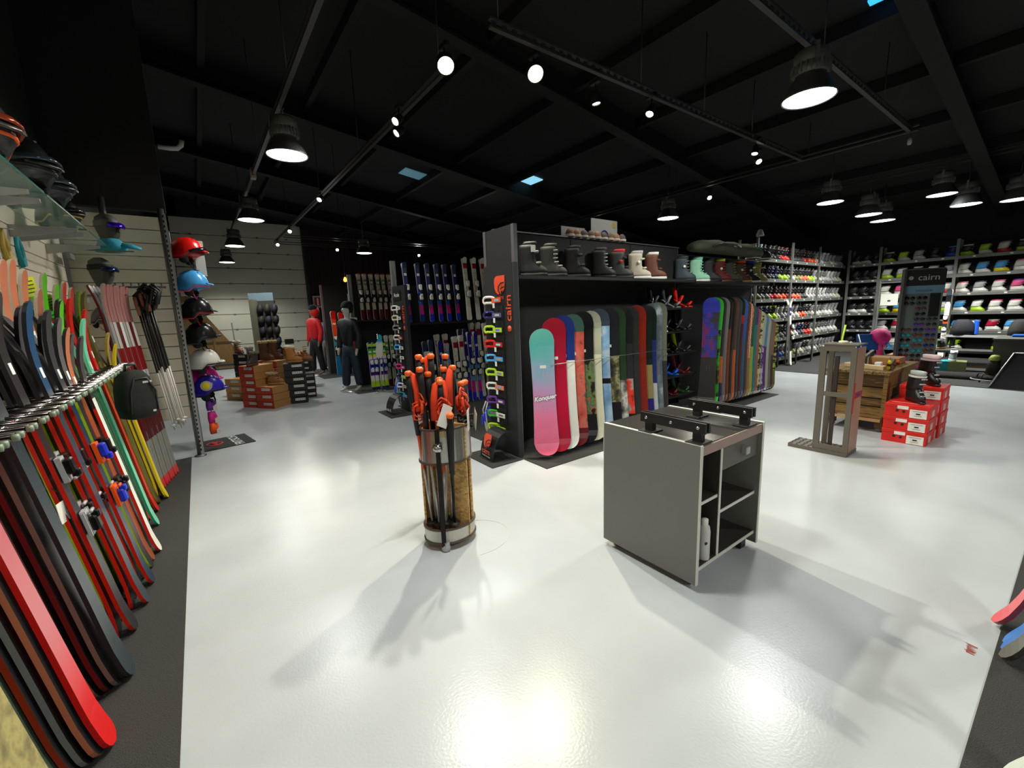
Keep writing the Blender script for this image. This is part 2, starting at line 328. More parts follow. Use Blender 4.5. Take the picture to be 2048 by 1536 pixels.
def spotlight(x, y, z, aim, label, watts=SPOT_W, r=.05, big=False, color=(1, .93, .82), ang=1.1):
    t = thing('spotlight', label, 'spotlight', (x, y, z), 0, 'small spotlights on the tracks')
    d = Vector(aim) - Vector((x, y, z)); q = d.to_track_quat('-Z', 'Y'); M = q.to_matrix().to_4x4()
    m = MB(); m.T = M; m.lathe([(r, 0), (r * 1.05, .01), (r, .1), (r * .7, .14), (r * .25, .15)], 18); m.lathe([(r * .92, .004), (r * .9, .03)], 18); m.build('lamp_head', BLK, t)
    m = MB(); m.T = M; m.lathe([(.001, .012), (r * .93, .012)], 18); m.build('bulb', BULBW if big else BULB, t)
    m = MB(); q2 = M @ Vector((0, 0, .1)); m.cyl(q2, (q2.x, q2.y, q2.z + .12), .008, n=6); m.box((q2.x, q2.y, q2.z + .14), (.05, .14, .04)); m.build('mount_arm', BLK, t)
    ld = bpy.data.lights.new('beam', 'SPOT'); ld.energy = watts; ld.spot_size = ang; ld.spot_blend = .5; ld.color = color; ld.specular_factor = .06; ld.shadow_soft_size = .045 if big else .04
    lo = bpy.data.objects.new('beam', ld); col.objects.link(lo); lo.parent = t; lo.rotation_euler = q.to_euler(); lo.location = d.normalized() * .02
zs = CAM_H + 2.4
spotlight(.95 * 2.42, 1.69 * 2.42, zs, (1.2, 1.2, .3), 'left one of the two dazzling warm spotlights facing the camera', KEY_W, .085, True, (1, .95, .84), 2.0)
spotlight(1.30 * 2.42, 1.54 * 2.42, zs, (1.8, .6, .3), 'right one of the two dazzling warm spotlights facing the camera', KEY_W, .085, True, (1, .9, .68), 2.0)
for (a, b, aim, l) in ((.97, 2.30, (-.9, 4.2, 1.2), 'spotlight aimed left at the ski wall, upper of a close pair'), (1.03, 2.44, (-.8, 5.6, 1.2), 'spotlight turned away, lower of a close pair on left track'),
                  (1.74, 1.60, (4.5, 3.6, .8), 'spotlight nearest the middle of ceiling, seen almost edge on'), (2.07, 1.53, (3.2, 3.4, .8), 'tilted spotlight under the middle perforated track'),
                  (.98, 4.08, (0, 7.5, 1.2), 'spotlight halfway down the left plain track'), (1.0, 5.66, (.8, 8.6, .8), 'upper of two spotlights at far end of left track'), (1.02, 6.72, (1.2, 9.5, .8), 'lower of two spotlights at far end of left track'),
                  (3.22, 1.52, (6.8, 3.5, 1.0), 'tilted spotlight at the far end of middle track'), (3.42, 1.58, (6.5, 1.3, .8), 'flat spotlight at the far end of middle track'), (4.10, 2.33, (7.5, 3.4, 1.5), 'single spotlight right of the lamp over snowboard boots'),
                  (1.84, 6.89, (3.0, 9.2, 1.3), 'far spotlight above the adult skis'), (3.22, 7.03, (3.3, 6.6, 1.8), 'far spotlight above the navy childrens skis'), (4.03, 6.20, (4.2, 6.6, 1.8), 'far spotlight above the white childrens skis'),
                  (4.03, 3.68, (5.6, 3.6, 1.8), 'spotlight in front of the posters above snowboard unit')):
    spotlight(a * 2.38, b * 2.38, zs - .02, aim, l, SPOT_W * (2.6 if aim[0] < 0 else 1.2))
t = thing('pendant_bulb', 'warm glowing pendant bulb hanging near the far wall', 'lamp', (3.41 * .92, 12.29 * .92, CAM_H + .92))
MB().lathe([(.001, -.05), (.035, -.035), (.045, 0), (.03, .04), (.015, .07)], 12).build('bulb', mt((1, .45, .15), .3, 0, 0, emit=8.0), t); MB().cyl((0, 0, .07), (0, 0, 3.13), .005, n=6).build('cord', BLK, t)
t = thing('pipe', 'short white bent pipe sticking out of the black wall', 'pipe', (-.1, 6.3, 3.46))
MB().tube([(0, 0, 0), (.1, 0, 0), (.17, 0, .01), (.21, 0, .05), (.22, 0, .1)], .025, 10).build('pipe_bend', mt('silver', .5), t)

# ================================================================== SKIS AND BOARDS
def plank(L, W, th, bands, edge, side, tip=.12, tipc=.07, tail=.02, waist=.8, round_=.5, nst=22, camber=0., sq_tail=False, mats=None):
    """board standing on its tail: x width, -y top face, z length. Returns MB with material slots [bands..., side, base]"""
    mb = MB(); names = []
    def idx(c):
        if c not in names: names.append(c)
        return names.index(c)
    rings = []; cols = []
    ts = [0, .006, .016, .03, .05] + [.05 + (.9) * i / nst for i in range(1, nst)] + [.95, .97, .984, .994, 1.0]
    R = W * round_
    for t in ts:
        z = t * L; dz0, dz1 = z, L - z
        w = W * (waist + (1 - waist) * (2 * t - 1) ** 2) / 2
        def rd(d, R): return 1 if d >= R else math.sqrt(max(0, 1 - ((R - d) / R) ** 2)) * .97 + .03
        w *= rd(dz1, R) * (1 if sq_tail else rd(dz0, R))
        y = 0
        if dz1 < tip * L: y -= tipc * (1 - dz1 / (tip * L)) ** 2
        if dz0 < tip * L * .6: y -= tail * (1 - dz0 / (tip * .6 * L)) ** 2
        y -= camber * math.sin(PI * t)
        rings.append([(-w, y - th / 2, z), (w, y - th / 2, z), (w, y + th / 2, z), (-w, y + th / 2, z)]); cols.append(t)
    n = 4; vs = [p for r in rings for p in r]; fs = []; mi = []
    for i in range(len(rings) - 1):
        t = (cols[i] + cols[i + 1]) / 2; c = bands[-1][1]; ed_ = edge if not isinstance(edge, list) else (edge[0][1] if t <= edge[0][0] else edge[1][1])
        for b in bands:
            if t <= b[0]: c = b[1]; break
        a = i * 4; b_ = a + 4
        for k, mm in ((0, c), (1, ed_), (2, side), (3, ed_)):
            fs.append((a + k, a + (k + 1) % 4, b_ + (k + 1) % 4, b_ + k)); mi.append(idx(mm))
    fs += [(3, 2, 1, 0), tuple(len(vs) - 4 + k for k in range(4))]; mi += [idx(ed_)] * 2
    mb.add(vs, fs, mi); mb.names = names; return mb
def cm(c, rough=.28): return c if not isinstance(c, (str, tuple)) else mt(c, rough)
def plank_obj(name, mb, parent, label=None): return mb.build(name, [cm(c) for c in mb.names], parent, label)
def binding_parts(t, L, W, cA, cB, y=-.02, heel=.42, toe=.58):
    """alpine binding: toe piece and heel piece with brake arms"""
    for nm, zc, s in (('toe_binding', toe * L, 1), ('heel_binding', heel * L, -1)):
        m = MB(); m.box((0, y - .012, zc), (W * .8, .02, .12), 1); m.box((0, y - .035, zc + s * .01), (W * .75, .035, .075), 0, ch=.008); m.box((0, y - .05, zc - s * .03), (W * .5, .03, .035), 0, ch=.006)
        m.cyl((-W * .3, y - .04, zc - s * .05), (W * .3, y - .04, zc - s * .05), .008, n=6, mi=1)
        if s < 0:
            for sx in (-1, 1): m.box((sx * W * .62, y - .015, zc + .0), (.008, .012, .12), 1)
        m.build(nm, [cm(cA), cm(cB)], t)
def sticker(parent, x, y, z, w=.035, h=.05, mat=PAPER):
    m = MB(); m.box((x, y, z), (w, .002, h)); return m.build('price_sticker', mat, parent)
def ski_pair(name, label, L, W, bands, edge, base, loc, rot, group=None, bind=None, pair=True, gap=.03, tipc=.06, stick=True, rear_bands=None, cross=0):
    t = thing(name, label, 'skis', loc, rot, group)
    sk0 = plank_obj('ski', plank(L, W, .014, bands, edge, base, .12, tipc, .01, .78), t)
    if pair:
        mb = plank(L, W, .014, rear_bands or bands, edge, base, .12, tipc, .01, .78); mb.v = [(-x, -y + gap, z) for x, y, z in mb.v]; plank_obj('ski', mb, t)
    if bind: binding_parts(sk0, L, W, *bind)
    if stick: sticker(sk0, 0, -.012, L * .80, W * .6, .04)
    return t
def snowboard(label, L, W, bands, edge, base, loc, yaw, lean, group, stick=.72):
    t = thing('snowboard', label, 'snowboard', loc, (-lean, 0, yaw), group)
    d = plank_obj('deck', plank(L, W, .012, bands, edge, base, .16, .045, .05, .84, .52, 22), t)
    if stick: sticker(d, 0, -.0075, L * stick, .065, .032)
    for k in (0.36, .64):
        m = MB()
        for dx in (-.02, .02):
            for dz in (-.03, 0, .03): m.box((dx, -.0065, k * L + dz), (.006, .0015, .006))
        o = m.build('insert_holes', STEEL, d); o['kind'] = 'stuff'
    return t
# ---- central snowboard wall: sixteen-odd boards yawed towards the aisle
KONQ = ramp_mat([(0, (.9, .38, .5)), (.3, (.93, .5, .65)), (.5, (.78, .62, .78)), (.68, (.55, .72, .8)), (.85, (.38, .75, .7)), (1, (.45, .8, .74))], 'Z', 0, 1.36, .42, 4.5)
CRIM = ramp_mat([(0, (.62, .02, .16)), (.35, (.78, .03, .22)), (.6, (.7, .02, .18)), (1, (.62, .05, .16))], 'Z', 0, 1.5, .2, 8)
CORAL = noise_mat([(.36, (.2, .2, .2)), (.42, (.75, .3, .25)), (.56, (.82, .42, .35)), (.62, (.3, .3, .28))], 4.5, .3)
CLOUD = noise_mat([(.3, (.3, .42, .55)), (.5, (.5, .65, .78)), (.7, (.85, .88, .88))], 3.5, .3)
CAMO = noise_mat([(.35, (.14, .17, .1)), (.48, (.36, .34, .2)), (.55, (.62, .6, .45)), (.68, (.2, .26, .14))], 9, .4)
REDWD = noise_mat([(.3, (.38, .07, .03)), (.7, (.62, .16, .06))], 10, .3, (8, 1, .4), kind='wave')
REDSPL = noise_mat([(.45, (.6, .6, .58)), (.52, (.9, .25, .15)), (.62, (.85, .2, .12)), (.68, (.1, .1, .1))], 6, .35)
PHOTO = noise_mat([(.4, (.08, .07, .06)), (.5, (.5, .48, .45)), (.62, (.85, .84, .8)), (.7, (.2, .15, .12))], 6, .35)
BLURED = noise_mat([(.42, (.15, .15, .16)), (.5, (.1, .15, .6)), (.58, (.45, .08, .2)), (.66, (.1, .12, .5))], 5, .35)
MULTI = noise_mat([(.40, (.1, .1, .1)), (.46, (.45, .5, .25)), (.54, (.15, .4, .36)), (.58, (.7, .4, .15)), (.62, (.08, .08, .09))], 7, .3)
BD = [('teal and pink snowboard with white script word, first in the row', 1.36, [(1, KONQ)], 'white', 'white'),
      ('crimson snowboard with fine stripes, second in the row', 1.47, [(1, CRIM)], 'maroon', 'charcoal'),
      ('white snowboard with royal blue nose behind the crimson one', 1.49, [(.66, 'white'), (1, (.1, .2, .5))], 'charcoal', 'white'),
      ('coral snowboard with dark line drawing and teal patch', 1.5, [(.12, 'maroon'), (.88, CORAL), (1, (.25, .38, .34))], 'white', 'cream'),
      ('black snowboard with green and orange flashes, beside the coral one', 1.53, [(.2, 'black'), (.62, MULTI), (1, 'black')], 'charcoal', 'black'),
      ('cream snowboard with plain rounded grey nose', 1.53, [(.67, 'cream'), (1, (.68, .69, .6))], 'white', 'cream'),
      ('blue sky and cloud snowboard with a black bar', 1.55, [(.4, CLOUD), (.44, 'black'), (.86, CLOUD), (1, (.22, .27, .33))], 'white', 'white'),
      ('black snowboard with camouflage middle panel', 1.56, [(.25, 'black'), (.62, CAMO), (1, (.1, .11, .13))], 'charcoal', 'black'),
      ('dark green snowboard with photo print lower half', 1.56, [(.1, 'black'), (.42, PHOTO), (1, (.13, .24, .12))], 'white', 'black'),
      ('black snowboard with red splashes near the tail', 1.56, [(.12, 'black'), (.42, REDSPL), (.7, 'charcoal'), (1, (.08, .1, .1))], 'silver', 'black'),
      ('plain charcoal snowboard with a small white sticker', 1.57, [(1, (.17, .17, .16))], 'silver', 'black'),
      ('red wood grain snowboard with silver edge', 1.58, [(1, REDWD)], 'silver', 'black'),
      ('black snowboard with cream and blue lower half', 1.57, [(.2, 'navy'), (.48, (.55, .5, .3)), (1, (.08, .12, .1))], 'white', 'black'),
      ('dark green-black snowboard with blue and violet lower half', 1.57, [(.35, 'silver'), (.7, (.12, .18, .42)), (1, (.06, .12, .09))], 'purple', 'black'),
      ('grey snowboard with pale chevrons under plastic wrap', 1.6, [(1, noise_mat([(.4, (.33, .37, .4)), (.6, (.45, .5, .52)), (.7, (.7, .74, .74))], 6, .15))], 'silver', 'black'),
      ('tall olive grey wrapped snowboard, last before the binding shelves', 1.61, [(.5, (.2, .2, .18)), (1, (.42, .43, .36))], 'silver', 'black')]
bx = [2.80 + (q - 2.8) * .93 for q in (2.80, 2.99, 3.13, 3.29, 3.46, 3.6, 3.76, 3.94, 4.08, 4.22, 4.36, 4.52, 4.66, 4.76, 4.9, 5.02)]
for i, (lab, L, bands, e, b) in enumerate(BD):
    t = snowboard(lab, L * .975, .285, bands, e, b, (bx[i], 3.27 + .006 * i, .045), -math.radians(30 + i * .8), math.radians(9.5), 'snowboards leaning in the left row', .7 if i not in (5, 6) else .8)
    if i == 0:
        text_obj('script_word', 'Konquer', .066, mt((.95, .93, .95), .5, 0, 0), t, TR(0, -.012, .60, PI / 2, math.radians(-8)), .002, .35, .003)
        text_obj('script_outline', 'Konquer', .066, BLK, t, TR(0, -.0085, .60, PI / 2, math.radians(-8)), .001, .35, .006)
WH = 'white'; rows2 = [('deep blue snowboard with red print and black lower half, front of right row', [(.45, (.12, .12, .13)), (.85, BLURED), (1, (.1, .16, .6))], 'gold'), ('bright green snowboard with black lettering marks', [(.08, 'green'), (.7, noise_mat([(.45, (.05, .08, .05)), (.55, (.15, .55, .12))], 9, .3)), (1, (.15, .6, .12))], 'lime'),
    ('black snowboard with orange tail, beside the green one', [(.2, 'navy'), (.45, 'orange'), (1, 'charcoal')], 'tan'), ('grey snowboard with cream rails', [(1, 'grey')], 'cream'), ('rust and brown snowboard', [(.7, 'rust'), (1, 'black')], 'tan'), ('tan edged black snowboard', [(.5, 'charcoal'), (1, 'black')], 'gold'),
    ('orange lower half snowboard with dark nose', [(.5, 'orange'), (1, 'brown')], 'tan'), ('teal edged slate snowboard', [(1, 'slate')], 'mint'), ('black snowboard with coral patch', [(.75, 'maroon'), (.82, 'red'), (1, 'black')], WH), ('bright blue snowboard', [(.6, (.15, .4, .6)), (1, 'blue')], 'sky'),
    ('mint railed brown snowboard', [(1, 'brown')], 'mint'), ('red and white striped snowboard', [(.4, 'tan'), (1, noise_mat([(.48, (.75, .2, .15)), (.52, (.8, .75, .65))], 12, .35, (1, 1, 3), kind='wave'))], 'pink'), ('green and yellow snowboard', [(.3, 'yellow'), (.55, 'lime'), (1, (.1, .5, .3))], 'lime'),
    ('purple nosed teal snowboard', [(.8, 'teal'), (1, 'purple')], 'green'), ('copper coloured snowboard', [(1, 'copper')], 'cream'), ('cream and black checked snowboard', [(1, noise_mat([(.45, (.1, .1, .1)), (.55, (.8, .78, .55))], 14, .35))], 'lime'), ('lilac patterned snowboard', [(.6, noise_mat([(.45, (.3, .2, .4)), (.55, (.75, .7, .8))], 14, .35)), (1, 'cream')], 'cream'),
    ('sky blue nosed snowboard with violet lower half', [(.6, 'purple'), (1, 'sky')], 'mint'), ('orange rimmed pale snowboard', [(1, 'cream')], 'orange'), ('pale grey wrapped snowboard', [(1, (.55, .55, .5))], 'cream'), ('brown and copper snowboard', [(.5, 'brown'), (1, 'copper')], 'olive'), ('olive green snowboard with zebra stripes, last in the row', [(.3, 'olive'), (1, noise_mat([(.45, (.1, .12, .05)), (.55, (.7, .75, .3))], 10, .35, (1, 1, 2)))], 'olive')]
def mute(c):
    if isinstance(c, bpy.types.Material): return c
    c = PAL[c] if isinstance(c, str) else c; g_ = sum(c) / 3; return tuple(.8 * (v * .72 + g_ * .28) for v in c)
for i, (lab, bands, e) in enumerate(rows2):
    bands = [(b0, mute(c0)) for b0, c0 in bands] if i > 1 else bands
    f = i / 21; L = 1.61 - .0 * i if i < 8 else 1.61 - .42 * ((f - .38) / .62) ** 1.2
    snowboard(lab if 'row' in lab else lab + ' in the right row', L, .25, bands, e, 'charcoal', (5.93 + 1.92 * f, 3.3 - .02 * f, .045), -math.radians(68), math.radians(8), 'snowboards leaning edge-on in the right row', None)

# ---- units of the wall: U1 (snowboards), with header, shelf, end panel
UNIT = mt((.13, .13, .13), .6, 0, .1, 3); UNITB = mt((.085, .085, .09), .65, 0, .15, 3)
def unit(label, x0, x1, yf, yb, top, shelfz=None, shelfd=.3, tex=UNIT, panel=True, posts=True, hdr=True):
    t = thing('shop_unit', label, 'display unit', (x0, yf, 0)); W = x1 - x0; D = yb - yf
    MB().box((W / 2, D, top / 2), (W, .04, top)).build('back_panel', UNITB, t)
    if hdr:
        n = max(1, round(W / 1.2))
        for k in range(n): MB().box((W * (k + .5) / n, D - .03, top - .24), (W / n - .008, .02, .48), ch=.004).build('header_panel', tex, t)
        MB().box((W / 2, D - .03, top + .01), (W, .06, .012)).build('top_trim', ALU, t)
    if shelfz:
        n = max(1, round(W / 1.2))
        for k in range(n): MB().box((W * (k + .5) / n, D - shelfd / 2, shelfz), (W / n - .004, shelfd, .035)).build('shelf', tex, t)
    if posts:
        for px, pz in ((.0, top), (W, top)): MB().box((px, D, pz / 2), (.05, .05, pz)).build('post', ALU, t)
    return t
u1 = unit('long black snowboard unit with boot shelf and header board', 2.66, 6.05, 3.5, 3.95, 2.40, 1.90, .34)
u1b = unit('right hand black unit with shelf of coloured snowboard boots', 6.07, 8.5, 3.5, 3.95, 2.30, 1.88, .34)
MB().box((1.15, .1, 1.75), (.35, .02, .3)).build('grey_panel', DARK, None) if False else None
# end of unit: side frame
t = thing('end_frame', 'grey end frame standing above the orange logo goggle panel', 'frame', (2.64, 3.5, 0))
MB().box((0, .28, 1.2), (.03, .5, 2.4)).build('side_board', UNIT, t)
MB().box((0, .02, 1.2), (.045, .045, 2.4)).build('front_post', ALU, t); MB().box((0, .53, 1.2), (.045, .045, 2.4)).build('rear_post', ALU, t)
# ---- goggle panels (facing the aisle, -X)
ORG = mt((.93, .33, .2), .5, 0, 0)
def logo(parent, M, s, mat=ORG, hole=BLK):
    """rounded leaf emblem with inner arc and dot"""
    poly = []
    for k in range(7): a = PI / 2 * k / 6; poly.append((-.5 + .28 - .28 * math.cos(PI / 2 - a + 0) if False else -.5 + .28 * (1 - math.sin(a)) , .95 - .28 * (1 - math.cos(a)) if False else .67 + .28 * math.cos(a)))
    poly = [(-.5, .6), (-.48, .8), (-.38, .93), (-.22, .98), (.5, .98), (.5, .5), (.45, .25), (.3, .1), (.12, .0), (-.18, .0), (-.36, .12), (-.47, .32)]
    m = MB(); m.prism([(x * s, z * s) for x, z in poly], -.001, .001); o = m.build('logo', mat, parent); o.matrix_local = M
    m = MB(); pts = [(.46 * s, -.003, .62 * s), (.15 * s, -.003, .58 * s), (-.08 * s, -.003, .42 * s), (-.1 * s, -.003, .2 * s), (.05 * s, -.003, .02 * s)]
    m.tube(pts, .03 * s, 6, 0); m.tube([(.46 * s, -.003, .38 * s), (.25 * s, -.003, .36 * s), (.14 * s, -.003, .26 * s)], .03 * s, 6); m.lathe([(.001, -.0035), (.1 * s, -.0035)], 12, 0, (.22 * s, 0, .08 * s), axis='Y'); q = m.build('logo_lines', hole, parent); q.matrix_local = M
def goggle_panel(label, x, y0, y1, h, big, word_mat=ORG, wsize=.11, sign=True):
    t = thing('goggle_panel', label, 'display panel', (x, y0, 0)); D = y1 - y0
    MB().box((0, D / 2, h / 2), (.03, D, h)).build('panel_board', UNIT, t)
    MB().box((.012, -.012, h / 2), (.05, .03, h)).build('edge_trim', mt((.2, .21, .22), .5), t)
    MB().box((-.02, D * .62, .32 + (h - .72) / 2), (.012, D * .6, h - .75)).build('peg_strip', mt((.05, .05, .05), .7), t)
    if big: logo(t, TR(-.022, D * .42, h - .30, 0, 0, -PI / 2), .19); text_obj('word', 'cairn', .065, ORG, t, FACE_NX(-.018, D * .42, h - .335), .001)
    text_obj('word', 'cairn', wsize * 1.25, word_mat, t, TR(-.02, .07, h * .78, PI / 2, 0, -PI / 2) @ Matrix.Rotation(PI / 2, 4, 'Z'), .001, 0, .001)
    m = MB(); m.lathe([(.001, -.02), (.03, -.02), (.03, -.014)], 14, 0, (0, .07, h * .78 - wsize * 1.9), axis='X'); m.build('word_dot', word_mat, t)
    return t
def make_goggle(col1, lens, strap, label, loc, group):
    """goggle seen from the front facing -X, strap running to -Y"""
    t = thing('ski_goggles', label, 'goggles', loc, 0, group)
    n = 20; ring = []
    for k in range(n):
        a = 2 * PI * k / n; c, s_ = math.cos(a), math.sin(a)
        y = .078 * math.copysign(abs(c) ** .7, c); z = .042 * math.copysign(abs(s_) ** .75, s_)
        if s_ < -.3 and abs(c) < .45: z += .014
        ring.append((-.03 + 2.5 * y * y, y * .88, z * .88))
    GT = Matrix.Rotation(math.radians(26), 4, 'Z')
    m = MB(); m.T = GT; m.tube(ring, .013, 8, 0, True); gf_ = m.build('frame', mt(col1, .4), t)
    m = MB(); m.T = GT; m.add([(p[0] - .003, p[1], p[2]) for p in ring], [tuple(range(n))]); m.add([(p[0] - .001, p[1], p[2]) for p in ring], [tuple(range(n))[::-1]]); m.build('lens', mt(lens, .12, .3, 0), gf_)
    m = MB(); m.box((-.02, -.15, 0), (.006, .16, .046), 0); m.box((-.02, -.16, 0), (.008, .08, .02), 1); m.build('strap', [mt(strap, .7), mt(tuple(1 - .6 * x for x in (PAL[strap] if isinstance(strap, str) else strap)), .6)], t)
    m = MB(); m.box((-.02, .095, 0), (.006, .04, .036)); m.build('strap', mt(strap, .7), t)
    m = MB(); m.box((-.026, -.11, -.055), (.002, .035, .05)); m.build('price_tag', PAPER, t)
    m = MB(); m.cyl((.02, 0, .03), (-.06, 0, .03), .003, n=5); m.build('peg', CHROME, t)
    return t
p1 = goggle_panel('black goggle panel with orange leaf logo and vertical CAIRN word', 2.60, 3.5, 4.02, 2.03, True)
cols1 = [('white', 'charcoal', 'orange', 'white goggles with orange strap, top of the front panel'), ('navy', 'black', (.4, .35, .55), 'dark purple goggles with lettered strap, second from top, front panel'), ('lime', 'black', 'lime', 'lime goggles third from top on the front panel'), ('red', 'maroon', 'red', 'red goggles on the front panel'), ('sky', 'charcoal', 'sky', 'blue goggles on the front panel'),
         ('lime', 'charcoal', (.75, .85, .25), 'lime green goggles just below the blue pair, front panel'), ('white', 'charcoal', (.95, .5, .35), 'white goggles with coral strap, middle of the front panel'), ('purple', 'black', 'purple', 'purple goggles on the front panel'), ('green', 'grey', 'white', 'green goggles with white strap on the front panel'), ('lime', 'olive', 'lime', 'lime goggles at the bottom of the front panel')]
for k, (a, b, c, l) in enumerate(cols1): make_goggle(a, b, c, l, (2.57, 3.90, 1.67 - k * .155), 'ski goggles on the front goggle panel')
p2 = goggle_panel('black goggle panel with small orange word behind the pole bin', 2.60, 6.28, 6.75, 2.0, False)
cols2 = [('white', 'charcoal', 'white', 'white goggles at the top of second panel'), ('cream', 'brown', 'white', 'cream goggles second on second panel'), ('grey', 'black', 'charcoal', 'grey goggles third on second panel'), ('white', 'charcoal', 'red', 'white goggles with red strap on second panel'), ('sky', 'charcoal', 'white', 'sky blue goggles on second panel'),
         ('charcoal', 'black', 'white', 'black goggles with white strap on second panel'), ('magenta', 'maroon', 'magenta', 'magenta goggles on second panel'), ('navy', 'black', 'lime', 'navy goggles with lime strap on second panel'), ('white', 'purple', 'silver', 'white goggles with violet lens on second panel'), ('teal', 'black', 'sky', 'teal goggles at the bottom of second panel')]
for k, (a, b, c, l) in enumerate(cols2): make_goggle(a, b, c, l, (2.57, 6.62, 1.66 - k * .155), 'ski goggles on the second goggle panel')
o = MB().box((0, 0, 0), (.002, .3, .16)).build('poster', BLK); o.location = (2.575, 6.55, 1.86); o['label'] = 'small black sign with white word Acoin on second panel'; o['category'] = 'sign'
text_obj('lettering', 'Acoin', .09, PAPER, o, FACE_NX(-.003, 0, 0), .001)
# wristbands / gloves hanging low from panel ends
for (x, y, c, l) in ((2.54, 4.0, 'royal', 'cluster of blue goggle straps hanging low on the front panel'), (2.54, 6.7, 'blue', 'blue strap bundle hanging low on second panel')):
    t = thing('strap_bundle', l, 'straps', (x, y, .45))
    for k in range(4): MB().box((-.01 * k, .035 * k - .05, -.04 * k), (.03, .035, .11), ch=.008).build('strap_buckle', mt(c, .5), t)
    MB().tube([(0, .02, .1), (-.02, .06, 0), (-.03, .0, -.2), (0, -.04, -.36)], .008, 6).build('cord', mt('silver', .6), t)
    MB().tube([(0, -.02, .1), (-.02, .0, 0), (-.03, -.03, -.2), (0, -.06, -.3)], .008, 6).build('cord', mt('silver', .6), t)
# curved table-tent signs on the floor
def tent(label, x, y, rz, big):
    t = thing('curved_sign', label, 'sign', (x, y, .008), rz)
    pts = []
    for k in range(9): a = k / 8 * PI * .62; pts.append((.0 + .2 * (1 - math.cos(a)) * .9, .30 * math.sin(a) / math.sin(PI * .5)))
    rings = []
    for (dx, z) in pts: rings.append([(dx, -.14, z), (dx, .14, z), (dx + .004, .14, z - .003), (dx + .004, -.14, z - .003)])
    MB().loft(rings, 0, False).build('sign_sheet', mt((.07, .07, .07), .45), t)
    MB().box((.1, 0, .001), (.24, .28, .003)).build('base_sheet', BLK, t)
    if big: 
        logo(t, TR(.0, 0, .13, 0, 0, -PI / 2) @ Matrix.Rotation(math.radians(-14), 4, 'X') , .15)
        text_obj('word', 'cairn', .085, ORG, t, FACE_NX(-.008, 0, .09), .001, 0, .001); text_obj('small_print', 'THE ART OF SKIING', .02, PAPER, t, FACE_NX(-.006, 0, .035), .0005)
    else: text_obj('word', 'Acoin A', .075, PAPER, t, FACE_NX(-.01, 0, .07), .001)
tent('black curved floor sign with orange leaf logo reading cairn', 2.30, 3.68, math.radians(-5), True)
tent('black curved floor sign further back with white letters', 2.28, 6.5, 0, False)

# ================================================================== BOOTS
def oval(z, yf, yb, hw, n=14, toe=.8, dx=0.):
    r = []; cy_ = (yf + yb) / 2; hl = (yb - yf) / 2
    for k in range(n):
        a = 2 * PI * k / n; c, s_ = math.cos(a), math.sin(a)
        r.append((dx + hw * math.copysign(abs(c) ** toe, c) * (1 - .12 * (s_ > 0)), cy_ + hl * math.copysign(abs(s_) ** .85, s_), z))
    return r
def snow_boot(label, loc, rz, c1, c2, c3, group, h=.31, dial=None, fur=None, laces=True, sole='white', soft=False, scale=1.):
    """toe points to local -Y"""
    t = thing('boot' if fur else 'snowboard_boot', label, 'boot', loc, rz, group); t.scale = (scale,) * 3
    MB().loft([oval(0, -.165, .12, .05), oval(.008, -.172, .125, .054), oval(.03, -.172, .125, .054), oval(.033, -.165, .12, .05)], 0).build('sole', mt(sole, .6), t)
    m = MB(); m.loft([oval(.03, -.166, .12, .05), oval(.06, -.166, .12, .051), oval(.085, -.15, .12, .05), oval(.105, -.115, .119, .048), oval(.13, -.075, .117, .047), oval(.16, -.05, .115, .048), oval(.21, -.047, .115, .051), oval(h - .03, -.052, .12, .055), oval(h, -.05, .118, .054), oval(h + .002, -.04, .108, .045), oval(h - .05, -.035, .1, .042)], 0)
    m.build('upper', mt(c1, .6, 0, .12, 30, .15), t)
    m = MB(); m.loft([oval(h - .005, -.058, .105, .042), oval(h + .035, -.062, .07, .036), oval(h + .037, -.05, .06, .028), oval(h - .02, -.04, .06, .028)], 0); m.build('tongue', mt(c2, .6), t) if not fur else None
    if fur:
        m = MB()
        for k in range(16):
            a = 2 * PI * k / 16; m.lathe([(.001, -.03), (.022, -.015), (.024, .01), (.001, .03)], 6, 0, (.052 * math.cos(a), .035 + .082 * math.sin(a), h - .005 + .008 * (k % 2)))
        o = m.build('fur_collar', mt(fur, .95, 0, .25, 60, .8), t); o['kind'] = 'stuff'
    m = MB()
    for k in range(5 if laces else 2):
        z = (.11 + k * .04) if laces else (.13 + k * .11); yy = -.1 + .05 * min(1, k * .8) if laces else (-.085 if k == 0 else -.06)
        m.tube([(-.045, yy + .03, z), (-.02, yy - .012, z + .006), (.02, yy - .012, z + .006), (.045, yy + .03, z)], .006 if laces else .012, 5, 0, False, 1)
    m.build('laces' if laces else 'strap', mt(c3, .6), t)
    if dial: MB().lathe([(.001, -.062), (.018, -.062), (.02, -.05), (.018, -.045)], 12, 0, (0, 0, 0), axis='X').build('dial', mt(dial, .4), t).location = (0, -.0, .2)
    return t
